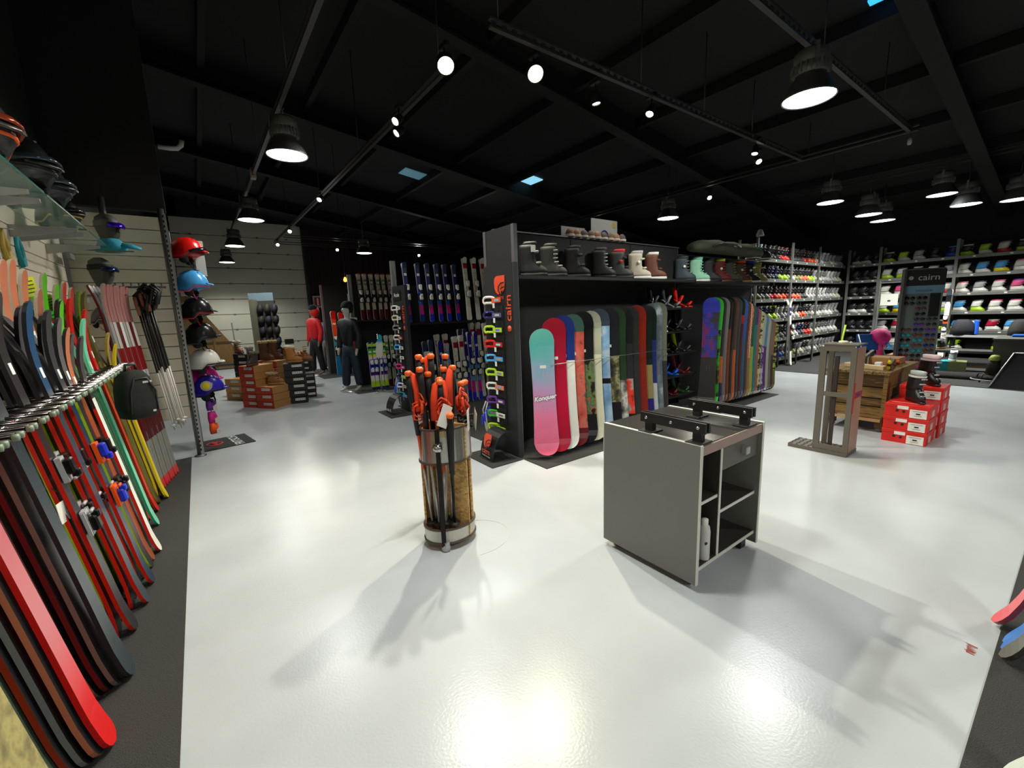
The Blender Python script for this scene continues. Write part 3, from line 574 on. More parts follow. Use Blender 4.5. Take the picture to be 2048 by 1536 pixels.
# boots on the upper shelf of the snowboard unit
zb = 1.92
B1 = [(3.06, (.1, .1, .1), 'black', 'grey', None, False, 'black', 'dark grey snowboard boot with tag, leftmost on the long shelf'), (3.36, (.18, .19, .17), 'charcoal', 'silver', None, True, 'black', 'black and olive laced snowboard boot, second on the long shelf'), (3.74, 'black', 'charcoal', 'charcoal', None, False, 'charcoal', 'plain black snowboard boot, third on the long shelf'),
      (4.2, (.12, .12, .12), 'charcoal', 'silver', None, True, 'black', 'black snowboard boot with white price tag, fourth on the shelf'), (4.55, (.24, .24, .23), 'red', 'charcoal', 'red', False, 'charcoal', 'grey snowboard boot with red tongue'), (4.92, (.78, .75, .66), 'silver', 'cream', 'white', False, 'white', 'cream snowboard boot with white dial'), (5.27, (.42, .24, .17), 'white', 'brown', None, False, 'white', 'brown snowboard boot with white cuff, last on long shelf')]
for x, a, b, c, d, lc, so, l in B1: snow_boot(l, (x, 3.78, zb), math.radians(52), a, b, c, 'snowboard boots on the upper left shelf', dial=d, laces=lc, sole=so, scale=1.08)
for x in (3.12,): 
    o = MB().box((0, 0, 0), (.05, .002, .07)).build('price_tag', PAPER); o.location = (2.98, 3.64, 2.2); o.rotation_euler = (0, 0, -.5); o['label'] = 'white price tag hanging on the leftmost dark boot'; o['category'] = 'tag'
B2 = [(6.01, 'slate', 'charcoal', 'grey', 'white', 'charcoal', 'slate grey snowboard boot, leftmost on right shelf'), (6.4, (.62, .86, .72), 'mint', 'mint', None, 'white', 'mint green snowboard boot on right shelf'), (6.75, 'charcoal', 'black', 'black', None, 'black', 'charcoal snowboard boot beside the mint one'), (7.07, (.4, .08, .08), 'lime', 'red', 'white', 'brown', 'dark red snowboard boot with lime laces'),
      (7.42, (.25, .25, .2), 'charcoal', 'olive', None, 'charcoal', 'dark olive snowboard boot beside the dark red one'), (7.76, (.3, .2, .13), 'orange', 'copper', 'white', 'tan', 'brown and orange snowboard boot on right shelf'), (8.08, 'black', 'royal', 'white', 'white', 'white', 'black snowboard boot with white dial on right shelf'), (8.36, (.62, .58, .32), 'olive', 'tan', None, 'white', 'mustard snowboard boot at the right end of shelf')]
for x, a, b, c, d, so, l in B2: snow_boot(l, (x, 3.78, zb - .02), math.radians(42), a, b, c, 'snowboard boots on the right hand shelf', dial=d, laces=x < 8, sole=so, scale=1.08)
# helmets/goggle heads on top of unit, posters, board bag
for k in range(9):
    t = thing('hat_form', '%s of the small brown hats in the row on top of the snowboard unit' % ORD[k], 'hat', (3.78 + k * .12, 3.91, 2.417), 0, 'row of small hats on top of the unit')
    MB().lathe([(.05, 0), (.055, .03), (.045, .07), (.02, .095), (.001, .1)], 12).build('hat_crown', mt([(.4, .3, .22), (.55, .42, .32), (.3, .28, .27)][k % 3], .7), t); MB().lathe([(.056, .0), (.06, .02), (.054, .03)], 12).build('hat_band', mt((.75, .72, .68), .6), t)
for x, l, c in ((3.85, 'left white poster showing a hat above the snowboard unit', 'purple'), (4.42, 'right white poster with blue beanie above the snowboard unit', 'navy')):
    t = thing('poster', l, 'poster', (x + .06, 3.985, 2.35)); big = c == 'navy'; hh = .34 if big else .2; ww = .5 if big else .4
    MB().box((0, 0, hh / 2), (ww, .01, hh)).build('poster_sheet', mt((.72, .73, .72), .6), t)
    MB().prism([(.11 * math.cos(a * PI / 10) , .05 + .16 * math.sin(a * PI / 10) * hh / .34) for a in range(11)], -.007, -.0055).build('printed_hat', mt(c, .6), t)
    if big: MB().lathe([(.001, -.0065), (.035, -.0065)], 14, 0, (.18, 0, .28), axis='Y').build('printed_badge', mt('gold', .5), t)
t = thing('board_bag', 'long dark olive snowboard bag lying on top of the right unit', 'bag', (6.15, 3.72, 2.33))
rings = []
for k in range(14):
    f = k / 13; x = f * 2.05; s_ = (.6 + .4 * math.sin(PI * min(1, f * 4 + .15) / 2)) * (1 if f < .9 else 1 - (f - .9) * 4); hh = .1 * s_ * (1 + .05 * math.sin(k * 2.1))
    rings.append([(x, -.17 * s_ * math.cos(a * PI / 5), hh + hh * math.sin(a * PI / 5) + .005) for a in range(10)])
MB().loft(rings).build('bag_body', mt((.27, .29, .22), .85, 0, .2, 25, .5), t)
MB().tube([(.25, -.17, .08), (.5, -.19, .13), (.9, -.19, .13), (1.1, -.17, .08)], .012, 6).build('bag_strap', BLK, t)
text_obj('logo', 'BURTON', .06, PAPER, t, TR(1.0, -.165, .12, PI / 2 - .35), .001)
# ---- bindings shelf
bs = thing('binding_shelves', 'black shelves full of snowboard bindings between board rows', 'shelf unit', (5.08, 3.56, 0))
for z in (1.5, 1.17, .85, .52, .22): MB().box((.5, .16, z), (1.0, .34, .02)).build('shelf', BLK, bs)
for x in (.0, 1.0): MB().box((x, .3, .78), (.03, .03, 1.56)).build('post', DARK, bs)
MB().box((.5, .34, .78), (1.02, .02, 1.56)).build('back_panel', UNITB, bs)
MB().cyl((.02, .1, 1.5), (.02, .1, 1.68), .012).build('post_top', CHROME, bs)
def binding(label, x, y, z, rz, c1, c2, c3):
    t = thing('snowboard_binding', label, 'binding', (x, y, z + .002), rz, 'snowboard bindings on the shelves'); t.scale = (1.15,) * 3
    m = MB(); m.loft([oval(0, -.12, .11, .052), oval(.018, -.12, .11, .052), oval(.022, -.1, .09, .04)]); m.build('base_plate', mt(c1, .4), t)
    rings = []
    for k in range(6):
        f = k / 5; z0 = .06 + f * .2; w = .062 - .02 * abs(f - .3) * 1.5; yb = .11 + .035 * f
        rings.append([(-w, yb - .04, z0), (-w * .6, yb - .008, z0), (0, yb, z0), (w * .6, yb - .008, z0), (w, yb - .04, z0), (w * .96, yb - .048, z0), (w * .5, yb - .02, z0), (0, yb - .012, z0), (-w * .5, yb - .02, z0), (-w * .96, yb - .048, z0)])
    MB().loft(rings).build('highback', mt(c2, .4), t)
    m = MB(); m.tube([(-.055, -.02, .02), (-.06, .06, .06), (-.045, .105, .1), (0, .12, .11), (.045, .105, .1), (.06, .06, .06), (.055, -.02, .02)], .01, 6); m.build('heel_hoop', mt(c1, .4), t)
    for nm, y0, hz, r in (('ankle_strap', .03, .15, .018), ('toe_strap', -.08, .075, .014)):
        MB().tube([(-.056, y0 + .03, .03), (-.055, y0, hz * .75), (-.02, y0 - .02, hz), (.02, y0 - .02, hz), (.055, y0, hz * .75), (.056, y0 + .03, .03)], r, 6, 0, False, .5).build(nm, mt(c3, .5), t)
bl = [(1.51, ['charcoal', 'grey', 'red'], ['black', 'slate', 'red'], ['dark grey binding on the top binding shelf', 'silver strapped grey binding on the top shelf', 'bright red binding on the top shelf']),
      (1.18, ['white', 'black', 'charcoal'], ['white', 'black', 'black'], ['white binding at left of second shelf', 'black binding in middle of second shelf', 'charcoal binding at right of second shelf']),
      (.86, ['white', 'black', 'charcoal'], ['white', 'black', 'lime'], ['white binding at left of third shelf', 'black binding in middle of third shelf', 'black binding with lime highback on third shelf']),
      (.53, ['white', 'blue', 'maroon'], ['white', 'blue', (.5, .2, .22)], ['white binding at left of fourth shelf', 'bright blue binding on the fourth shelf', 'dusky red binding on the fourth shelf']),
      (.23, ['charcoal', 'maroon', 'forest'], ['black', 'brown', (.2, .42, .28)], ['black binding at left of bottom shelf', 'brown binding in middle of bottom shelf', 'green binding at right of bottom shelf'])]
for z, c1, c2, ls in bl:
    for k in range(3): binding(ls[k], 5.26 + k * .30, 3.68, z, math.radians(40), c1[k], c2[k], c1[k] if c1[k] != 'charcoal' else 'slate')
# wire in front of boards
for (x0, x1, l) in ((2.7, 5.05, 'thin steel cord across the left row of snowboards'), (6.1, 8.35, 'thin steel cord across the right row of snowboards')):
    o = MB().cyl((x0 + .22, 3.34, .98), (x1, 3.34, .98), .004, n=6).build('retaining_cord', STEEL); o['label'] = l; o['category'] = 'cord'

# ================================================================== CHILDREN'S SKI BAYS
u2 = unit('black bay of childrens skis behind the first goggle panel', 2.72, 6.3, 6.4, 7.05, 2.05, 1.40, .4, hdr=False)
u3 = unit('far black bay with white and green skis on its shelf', 2.75, 6.3, 9.1, 9.75, 2.05, 1.46, .35, hdr=False)
for (x, y, h, l) in ((2.66, 6.9, 2.42, 'tall bright post beside the navy skis'), (2.72, 9.6, 2.44, 'tall grey post beside the white green skis')):
    t = thing('upright_post', l, 'post', (x, y, 0)); MB().box((0, 0, h / 2), (.03, .06, h)).build('profile', mt('silver', .35, .7), t); MB().box((.045, 0, h / 2), (.03, .06, h)).build('profile', mt('silver', .35, .7), t)
NAVY = [(.13, 'royal'), (.30, 'magenta'), (.62, 'blue'), (.84, (.16, .14, .42)), (1, (.2, .26, .4))]
WHT = noise_mat([(.35, (.85, .84, .76)), (.62, (.9, .89, .82)), (.68, (.75, .4, .45)), (.74, (.4, .65, .6))], 22, .35)
WHTB = [(.2, 'white'), (.22, 'pink'), (.7, WHT), (.72, 'mint'), (.82, WHT), (.9, 'crimson'), (1, 'white')]
def cskis(name, x, y, z, L, bands, edge, bind, label, group, W=.075, lean=6, pair=True):
    return ski_pair(name, label, L, W, bands, edge, 'white', (x, y, z), (math.radians(-lean), 0, math.radians(rnd.uniform(-4, 4))), group, bind, pair, .028, .035)
g = 'navy skis on the upper shelf of childrens bay'; first = None
for k, x in enumerate((2.83, 3.05, 3.23, 3.40, 3.56, 3.74)):
    l = 'navy and magenta childrens skis, %s from left on upper shelf' % ORD[k]
    if first is None: first = cskis('children_skis', x, 6.68, 1.42, .98, NAVY, 'navy', ('white', 'charcoal'), l, g)
    else: copy_tree(first, l, (x, 6.68, 1.42), (math.radians(-6), 0, math.radians(rnd.uniform(-4, 4))))
first = None
for k, x in enumerate((3.93, 4.12, 4.30)):
    l = 'white patterned childrens skis, %s from left on upper shelf' % ORD[k]
    if first is None: first = cskis('children_skis', x, 6.62, 1.42, 1.10, WHTB, 'white', ('white', 'silver'), l, 'white patterned skis on the upper shelf', .085)
    else: copy_tree(first, l, (x, 6.62, 1.42), (math.radians(-6), 0, 0))
cskis('children_skis', 4.5, 6.68, 1.42, .98, [(.3, 'cream'), (.62, 'black'), (.7, 'navy'), (.9, 'green'), (1, 'cream')], 'white', ('white', 'magenta'), 'white childrens skis with green patch on upper shelf', None)
for k, x in enumerate((4.72, 4.84, 5.02, 5.13)): cskis('children_skis', x, 6.72, 1.42, 1.02, [(.35, 'cream'), (.55, 'teal'), (.75, 'silver'), (.85, 'sky'), (1, (.7, .68, .66))], 'silver', ('white', 'black'), '%s pale grey blue skis partly behind the orange logo panel' % ORD[k], 'pale grey blue skis on the upper shelf')
lower = [(2.95, 6.3, .95, 'w'), (3.02, 6.55, 1.1, 'n'), (3.14, 6.55, 1.12, 'n'), (3.24, 6.4, 1.1, 'b'), (3.36, 6.4, 1.05, 's'), (3.3, 6.6, 1.2, 'w'), (3.45, 6.6, 1.2, 'w'), (3.5, 6.35, 1.16, 'w'), (3.62, 6.35, 1.17, 'w'), (3.72, 6.55, 1.27, 'n'), (3.82, 6.55, 1.27, 'n'), (3.79, 6.35, 1.22, 'b'), (3.92, 6.35, 1.22, 'b'), (4.0, 6.6, 1.37, 'w'), (4.14, 6.6, 1.37, 'w'), (4.14, 6.38, 1.36, 'w'), (4.27, 6.4, 1.4, 'w')]
cnt = {}
for x, y, L, k in lower:
    cnt[k] = cnt.get(k, 0) + 1; w_, bands = {'w': ('white patterned', WHTB), 'n': ('dark navy', NAVY), 'b': ('royal blue', [(.12, 'royal'), (.3, 'magenta'), (.55, 'sky'), (1, (.13, .15, .62))]), 's': ('pale blue tipped', [(.6, 'white'), (.85, 'sky'), (1, 'silver')])}[k]
    cskis('children_skis', x, y, .01, L, bands, 'white' if k == 'w' else 'navy', ('white', 'charcoal'), '%s childrens skis, %s such pair in the lower row behind poles' % (w_, ORD[cnt[k] - 1]), 'childrens skis standing in the lower row', .085 if k == 'w' else .078, 5)
# far bay: upper white-green, lower dark/lime and white
GW = [(.22, 'maroon'), (.38, 'cream'), (.62, 'charcoal'), (.75, 'cream'), (.88, (.45, .65, .4)), (.96, 'cream'), (1, 'red')]
first = None
for k, x in enumerate((2.93, 3.06, 3.2, 3.34, 3.46, 3.6, 3.72)):
    l = 'white and green skis with red tips, %s from left' % ORD[k]
    if first is None: first = cskis('skis', x, 9.45, 1.48, 1.0, GW, 'maroon', ('white', 'black'), l, 'white green skis on the far upper shelf', .08)
    else: copy_tree(first, l, (x, 9.45, 1.48), (math.radians(-6), 0, math.radians(rnd.uniform(-3, 3))))
DL = [(.06, 'navy'), (.18, 'lime'), (.3, 'white'), (.42, 'purple'), (.62, 'royal'), (.7, 'white'), (.76, 'yellow'), (.86, 'green'), (.92, 'navy'), (.97, 'lime'), (1, 'navy')]
for k, x in enumerate((2.86, 2.95, 3.05, 3.15)): cskis('skis', x, 8.95, .01, 1.0, DL, 'navy', ('white', 'royal'), 'blue and lime skis, %s of four standing low' % ORD[k], 'blue and lime skis standing low', .09, 4)
for k, x in enumerate((3.18, 3.3, 3.42, 3.54)): cskis('skis', x, 9.15, .01, 1.12, [(.12, 'maroon'), (.4, 'cream'), (.55, 'charcoal'), (.7, 'cream'), (.85, (.4, .6, .35)), (1, 'cream')], 'white', ('white', 'black'), 'white skis with green, %s of four standing low behind' % ORD[k], 'white skis standing low', .08, 4)
t = thing('cloth_stand', 'silver wheeled stand holding the neck warmer', 'stand', (2.9, 8.56, 0))
MB().cyl((0, 0, .03), (0, 0, 1.2), .01).build('pole', CHROME, t); MB().cyl((0, .03, 1.18), (0, -.07, 1.18), .006).build('arm', CHROME, t)
for a in range(4): MB().cyl((0, 0, .05), (.18 * math.cos(a * PI / 2 + .5), .18 * math.sin(a * PI / 2 + .5), .02), .01).build('leg', CHROME, t)
t = thing('cloth', 'white and turquoise hanging neck warmer beside low white skis', 'clothing', (2.90, 8.5, .72), math.radians(-35))
MB().loft([[(x * s_ + .1 * (z - .2), y * .012, z) for x, y in ((-1, -1), (0, -1.6), (1, -1), (1, 1), (0, .4), (-1, 1))] for z, s_ in ((0, .05), (.12, .075), (.3, .06), (.46, .02))], 0, False).build('fabric', ramp_mat([(0, (.85, .85, .8)), (.5, (.85, .85, .8)), (.6, (.1, .65, .75)), (1, (.2, .7, .8))], 'Z', 0, .55, .1), t)
# far orange-blue rental skis
OB = [(.3, (.1, .45, .65)), (.42, 'charcoal'), (.58, (.3, .6, .65)), (.86, (.95, .28, .12)), (1, 'red')]
for k, (x, y, L) in enumerate(((2.95, 12.0, 1.72), (3.13, 12.0, 1.68), (3.35, 12.0, 1.55), (3.5, 12.1, 1.5))): cskis('skis', x, y, .01, L, OB, (.1, .35, .4), ('white', 'black'), 'orange and teal adult skis, %s of four by dark panel' % ORD[k], 'orange and teal adult skis', .13, 3)
for k, (x, y, L) in enumerate(((3.35, 11.0, 1.75), (3.5, 11.0, 1.6))): cskis('skis', x, y, .01, L, [(1, (.25, .38, .45))], 'slate', ('white', 'black'), '%s slate blue adult skis behind the navy mannequin' % ORD[k], 'slate blue adult skis', .12, 3)
t = thing('dark_partition', 'tall dark partition panel behind the mannequins', 'panel', (2.92, 12.5, 0))
MB().box((1.2, 0, 1.2), (2.6, .05, 2.4)).build('panel_board', UNIT, t); MB().box((-.12, 0, 1.2), (.05, .06, 2.45)).build('post', ALU, t)

# ================================================================== MANNEQUINS AND PERSON
def skin(name, pts, edges, mats, parent, sub=2):
    me = bpy.data.meshes.new(name); me.from_pydata([p[:3] for p in pts], edges, []); me.materials.append(mats)
    o = bpy.data.objects.new(name, me); col.objects.link(o); o.parent = parent
    sk = o.modifiers.new('skin', 'SKIN'); sk.use_smooth_shade = True
    d = me.skin_vertices[0].data if me.skin_vertices else None
    if d is None:
        me.attributes.new('x', 'FLOAT', 'POINT')
    for i, p in enumerate(pts): d[i].radius = (p[3], p[4] if len(p) > 4 else p[3])
    d[0].use_root = True
    ss = o.modifiers.new('sub', 'SUBSURF'); ss.levels = sub; ss.render_levels = sub
    return o
def skin_mesh(name, pts, edges, mat, parent):
    me = bpy.data.meshes.new(name); me.from_pydata([p[:3] for p in pts], edges, [])
    o = bpy.data.objects.new(name, me); col.objects.link(o)
    o.modifiers.new('skin', 'SKIN').use_smooth_shade = True
    try: layer = me.skin_vertices[0]
    except Exception: layer = None
    if layer is None:
        import bmesh
        bm = bmesh.new(); bm.from_mesh(me); bm.verts.layers.skin.verify(); bm.to_mesh(me); bm.free(); layer = me.skin_vertices[0]
    for i, p in enumerate(pts): layer.data[i].radius = (p[3], p[4] if len(p) > 4 else p[3])
    layer.data[0].use_root = True
    ss = o.modifiers.new('sub', 'SUBSURF'); ss.levels = 1; ss.render_levels = 1
    bpy.context.view_layer.update()
    m2 = bpy.data.meshes.new_from_object(o.evaluated_get(bpy.context.evaluated_depsgraph_get())); bpy.data.objects.remove(o)
    m2.materials.clear(); m2.materials.append(mat)
    for p in m2.polygons: p.use_smooth = True
    q = bpy.data.objects.new(name, m2); col.objects.link(q); q.parent = parent; return q
def figure(label, cat, loc, rz, jacket, trousers, skinc, H=1.8, hair=None, hood=None, stance=.0, name='mannequin', base=True, bend=0.):
    """faces local -Y"""
    t = thing(name, label, cat, loc, rz); s_ = H / 1.8; by = lambda z: -bend * max(0, z - .95)
    J = lambda x, y, z, r, r2=None: (x * s_, (y + by(z)) * s_, z * s_, r * s_, (r2 or r) * s_)
    pts = [J(0, 0, .95, .05, .05), J(0, 0, 1.2, .09, .07), J(0, 0, 1.4, .11, .07), J(0, 0, 1.5, .055), J(0, 0, 1.56, .05), J(0, -.01, 1.66, .085, .1), J(0, -.005, 1.75, .07, .085)]
    ed = [(0, 1), (1, 2), (2, 3), (3, 4), (4, 5), (5, 6)]
    for sx in (-1, 1):
        b = len(pts); pts += [J(sx * .09, 0, .80, .05), J(sx * .1, -.02 + stance * sx, .48, .045), J(sx * .11, stance * sx * 1.6, .09, .038), J(sx * .115, -.1 + stance * sx * 1.6, .045, .035), J(sx * .12, -.17 + stance * sx * 1.6, .035, .028)]
        ed += [(0, b), (b, b + 1), (b + 1, b + 2), (b + 2, b + 3), (b + 3, b + 4)]
        b = len(pts); pts += [J(sx * .19, 0, 1.41, .055), J(sx * .25, .02, 1.14, .042), J(sx * .25, -.05, .9, .03), J(sx * .25, -.075, .82, .034, .02), J(sx * .25, -.09, .75, .02, .014)]
        ed += [(2, b), (b, b + 1), (b + 1, b + 2), (b + 2, b + 3), (b + 3, b + 4)]
    skin_mesh('body', pts, ed, mt(skinc, .5), t)
    def chain(nm, ps, es, mat): return skin_mesh(nm, ps, es, mat, t)
    jm = mt(jacket, .6, 0, .15, 20, .4); tm = mt(trousers, .75, 0, .12, 20, .3)
    ps = [J(0, 0, .86, .17, .135), J(0, 0, 1.15, .16, .13), J(0, 0, 1.36, .185, .12), J(0, .01, 1.5, .075)]; es = [(0, 1), (1, 2), (2, 3)]
    for sx in (-1, 1):
        b = len(ps); ps += [J(sx * .19, 0, 1.42, .085), J(sx * .26, .02, 1.14, .07), J(sx * .26, -.045, .87, .055)]; es += [(2, b), (b, b + 1), (b + 1, b + 2)]
    chain('jacket', ps, es, jm)
    ps = [J(0, 0, 1.0, .14, .115), J(0, 0, .9, .155, .125)]; es = [(0, 1)]
    for sx in (-1, 1):
        b = len(ps); ps += [J(sx * .09, 0, .8, .11), J(sx * .1, -.02 + stance * sx, .48, .09), J(sx * .11, stance * sx * 1.6, .1, .085)]; es += [(1, b), (b, b + 1), (b + 1, b + 2)]
    chain('trousers', ps, es, tm)
    hy = by(1.7) * s_; face = MB()
    face.box((0, (-.108) * s_ + hy, 1.665 * s_), (.02 * s_, .03 * s_, .035 * s_), ch=.004); face.build('nose', mt(skinc, .5), t)
    m = MB()
    for sx in (-1, 1): m.lathe([(.001, -.098 * s_), (.009 * s_, -.094 * s_)], 8, 0, (sx * .03 * s_, hy, 1.69 * s_), axis='Y')
    m.build('eyes', BLK, t); MB().box((0, -.098 * s_ + hy, 1.625 * s_), (.035 * s_, .01, .008)).build('mouth', mt((.5, .25, .22), .6), t)
    if hair: 
        m = MB(); m.lathe([(.112, -.035), (.122, -.02), (.12, .02), (.1, .07), (.06, .1), (.001, .11)], 16); m.lathe([(.07, -.14), (.09, -.09), (.095, -.02)], 12, 0, (0, .035, 0)); o = m.build('hat' if name == 'mannequin' else 'hair', mt(hair, .9, 0, .3, 40, .8), t); o.location = (0, .03 * s_ + hy, 1.745 * s_)
    if hood:
        m = MB(); m.lathe([(.07, -.16), (.12, -.08), (.135, 0), (.115, .08), (.06, .13), (.001, .14)], 16); o = m.build('hood', mt(hood, .6, 0, .1, 20, .4), t); o.location = (0, .05 * s_ + hy, 1.68 * s_)
    if base: MB().lathe([(.001, 0), (.19, 0), (.19, .008), (.001, .01)], 20, caps=False).build('stand_plate', mt('silver', .3, .8), t)
    return t
figure('mannequin in a red quilted jacket and black trousers with dark hat', 'mannequin', (2.55, 12.6, .005), math.radians(-70), (.78, .08, .1), (.05, .05, .05), (.55, .4, .35), 1.86, (.05, .05, .05), (.8, .1, .1), .05)
nm = figure('mannequin in navy ski jacket and blue trousers, black helmet', 'mannequin', (2.5, 9.15, .005), math.radians(-62), (.06, .075, .09), (.1, .17, .22), (.8, .78, .72), 1.82, (.03, .03, .03), None, .05)
MB().box((0, .1, 1.5), (.3, .1, .06), ch=.02).build('collar_patch', mt('cream', .8), nm)
MB().box((.27, -.13, .98), (.05, .02, .16)).build('hang_tag', mt('maroon', .6), nm)
figure('person in a blue top and pale grey trousers bending behind the red mannequin', 'person', (3.05, 13.4, .005), math.radians(150), (.2, .28, .42), (.5, .48, .45), (.6, .42, .35), 1.7, (.05, .045, .04), None, .08, 'person', False, .35)

# ================================================================== POLE BIN
pb = thing('pole_bin', 'oval chipboard ski pole bin with steel bands', 'pole bin', (1.24, 2.5, 0), math.radians(0))
def arc(rx, ry, a0_, a1_, n, z): return [(rx * math.cos(a0_ + (a1_ - a0_) * k / n), ry * math.sin(a0_ + (a1_ - a0_) * k / n), z) for k in range(n + 1)]
OSB = noise_mat([(.15, (.66, .5, .28)), (.45, (.78, .63, .38)), (.65, (.86, .72, .47)), (.9, (.74, .58, .34))], 9, .6, (5, 5, 8), kind='voronoi')
RX, RY = .175, .145
def band(z0, z1, rx, ry, th, mat, nm, a0_=0, a1_=2 * PI, n=40):
    rings = []
    full = abs(a1_ - a0_ - 2 * PI) < 1e-3; N = n if full else n + 1
    for k in range(N):
        a = a0_ + (a1_ - a0_) * k / n; c, s_ = math.cos(a), math.sin(a)
        rings.append([(rx * c, ry * s_, z0), ((rx + th) * c, (ry + th) * s_, z0), ((rx + th) * c, (ry + th) * s_, z1), (rx * c, ry * s_, z1)])
    m = MB(); m.loft(rings, 0, False, not full, full); o = m.build(nm, mat, pb); return o
BRUSH = mt((.7, .69, .66), .28, 1, .06)
band(.60, .83, RX, RY, .004, BRUSH, 'top_band'); band(.05, .15, RX, RY, .004, BRUSH, 'bottom_band')
for z in (.6, .825, .05, .145): band(z - .006, z + .006, RX - .004, RY - .004, .014, mt((.3, .25, .22), .5), 'band_rim')
m = MB(); m.loft([arc(RX - .002, RY - .002, 0, 2 * PI * .975, 39, .06), arc(RX - .002, RY - .002, 0, 2 * PI * .975, 39, .075)], 0, False); m.build('bottom_board', OSB, pb)
# chipboard: rear curved wall (right part of oval)
band(.07, .8, RX - .014, RY - .014, .012, OSB, 'back_board', math.radians(-42), math.radians(168))
MB().box((0, .0, .45), (.32, .012, .78), rz=math.radians(-60)).build('divider_board', OSB, pb)
MB().box((-.02, -.035, .80), (.03, .24, .04), rz=math.radians(-32)).build('cross_bar', mt((.75, .62, .4), .6), pb)
MB().box((-.115, -.125, .42), (.028, .012, .82), rz=math.radians(-40)).build('front_strap', mt((.13, .12, .11), .4, .6), pb)
MB().lathe([(.001, -.035), (.016, -.035), (.026, -.02), (.03, 0), (.026, .02), (.001, .025)], 12, 0, (-.125, -.14, .72), axis='Y').build('clamp_knob', mt('silver', .25, 1), pb)
for k, (x, y) in enumerate(((-.10, -.12), (.12, .08), (-.12, .08))):
    m = MB(); m.lathe([(.02, .0), (.03, .01), (.03, .03), (.02, .045)], 10, 0, (x, y, 0), caps=True); m.box((x, y, .05), (.03, .05, .03)); m.build('foot', mt('silver', .4, .6), pb)
band(.0, .004, .3, .25, .006, mt((.78, .78, .76), .5), 'ring_mark') if False else None
o = MB().loft([[(1.36 + (r) * math.cos(a * PI / 24), 2.42 + (r * .85) * math.sin(a * PI / 24), .001 + dz) for r, dz in ((.27, 0), (.278, 0), (.278, .0005), (.27, .0005))] for a in range(-14, 14)], 0, False).build('floor_ring', mt((.74, .75, .745), .35, 0, 0)); o['label'] = 'faint pale ring mark on floor around the pole bin'; o['category'] = 'mark'
def ski_pole(label, x, y, tilt, th, L, c1, c2, grip, group, strap=True, bask=True, z0=.09, tag=False):
    t = thing('ski_pole', label, 'ski pole', (x, y, z0), (tilt * math.sin(th), tilt * math.cos(th), 0), group)
    MB().cyl((0, 0, .06), (0, 0, L * .42), .0065, .008, n=8).build('lower_shaft', mt(c1, .3, .4), t)
    MB().cyl((0, 0, L * .42), (0, 0, L - .22), .009, .009, n=8).build('upper_shaft', mt(c2, .35, .1), t)
    MB().lathe([(.001, 0), (.006, .03), (.007, .06)], 8).build('tip', STEEL, t)
    if bask: MB().lathe([(.012, .07), (.035, .078), (.036, .084), (.012, .09)], 12).build('basket', BLK, t)
    m = MB(); m.tube([(0, 0, L - .42), (0, 0, L - .2), (0, -.004, L - .1), (0, 0, L - .03)], [.014, .018, .021, .019], 10); m.build('grip', mt(grip, .7), t)
    MB().lathe([(.017, -.02), (.022, -.012), (.024, .002), (.016, .012), (.001, .014)], 12, 0, (0, -.004, L - .01)).build('grip_cap', mt((.98, .42, .15), .4), t)
    if strap:
        a = rnd.random() * 6.28; dx, dy = math.cos(a) * .03, math.sin(a) * .03
        m = MB(); m.tube([(0, 0, L - .01), (dx, dy, L - .03), (dx * 1.5, dy * 1.5, L - .12), (dx * 1.4, dy * 1.4, L - .26)], [.012, .02, .026, .028], 6, 0, False, .18); m.build('wrist_strap', mt((.95, .27, .1), .7), t)
    if tag: MB().box((.02, -.03, L - .55), (.07, .002, .11)).build('hang_tag', PAPER, t)
    return t
plist = [(-.13, .0, .09, PI * 1.0, 1.12), (-.09, .03, .03, PI * .9, 1.19), (-.06, .02, .02, PI * .5, 1.21), (-.07, -.05, .03, PI * 1.2, 1.10), (-.04, -.07, .01, 0, 1.06), (-.02, -.03, .04, 0, 1.12), (.0, .02, .05, .3, 1.20), (-.1, -.06, .06, PI, 1.14), (-.13, .03, .02, PI * .8, 1.21), (-.03, .05, .07, .2, 1.13), (-.06, -.09, .02, PI * .3, 1.05), (0.0, -.06, .07, .1, 1.13)]
for k, (dx, dy, ti, th, L) in enumerate(plist):
    dx = dx * .8 - .02; dy *= .8
    ski_pole('orange strapped black ski pole in the bin, %s from the left' % ORD[k], 1.24 + dx, 2.5 + dy, ti, th, L, (.75, .74, .72), (.85, .3, .12), (.06, .05, .05), 'orange strapped ski poles in the bin', True, True, .09, k in (3, 9))
for k, (dx, dy) in enumerate(((.03, -.1), (.05, -.11))):
    ski_pole('%s of two plain black poles standing at the front of the bin' % ORD[k], 1.24 + dx * 0 - .02 + .0 * k, 2.5 + dy - .0, .07 + .05 * k, PI * .62, .86, (.12, .11, .1), (.1, .09, .08), 'black', 'plain black poles at the bin front', False)
ORS = noise_mat([(.4, (.75, .15, .05)), (.6, (.98, .35, .12))], 30, .7)
for k, (x, y, z, l) in enumerate(((1.06, 2.47, 1.02, 'left tangle of orange wrist straps hanging on the poles'), (1.37, 2.47, 1.0, 'right tangle of orange wrist straps hanging on the poles'), (1.17, 2.36, .98, 'front tangle of orange wrist straps hanging on the poles'))):
    t = thing('strap_tangle', l, 'straps', (x, y, z)); r2 = random.Random(k)
    for q in range(5):
        pts = []; a = r2.random() * 6; 
        for u in range(9): b_ = u / 8 * 2 * PI; pts.append((.045 * math.cos(a) * math.cos(b_) + r2.uniform(-.01, .01), .04 * math.sin(a) * math.cos(b_), -.05 + .055 * math.sin(b_) - q * .02 + .05))
        MB().tube(pts, .011, 6, 0, False, .45).build('strap_loop', ORS, t)
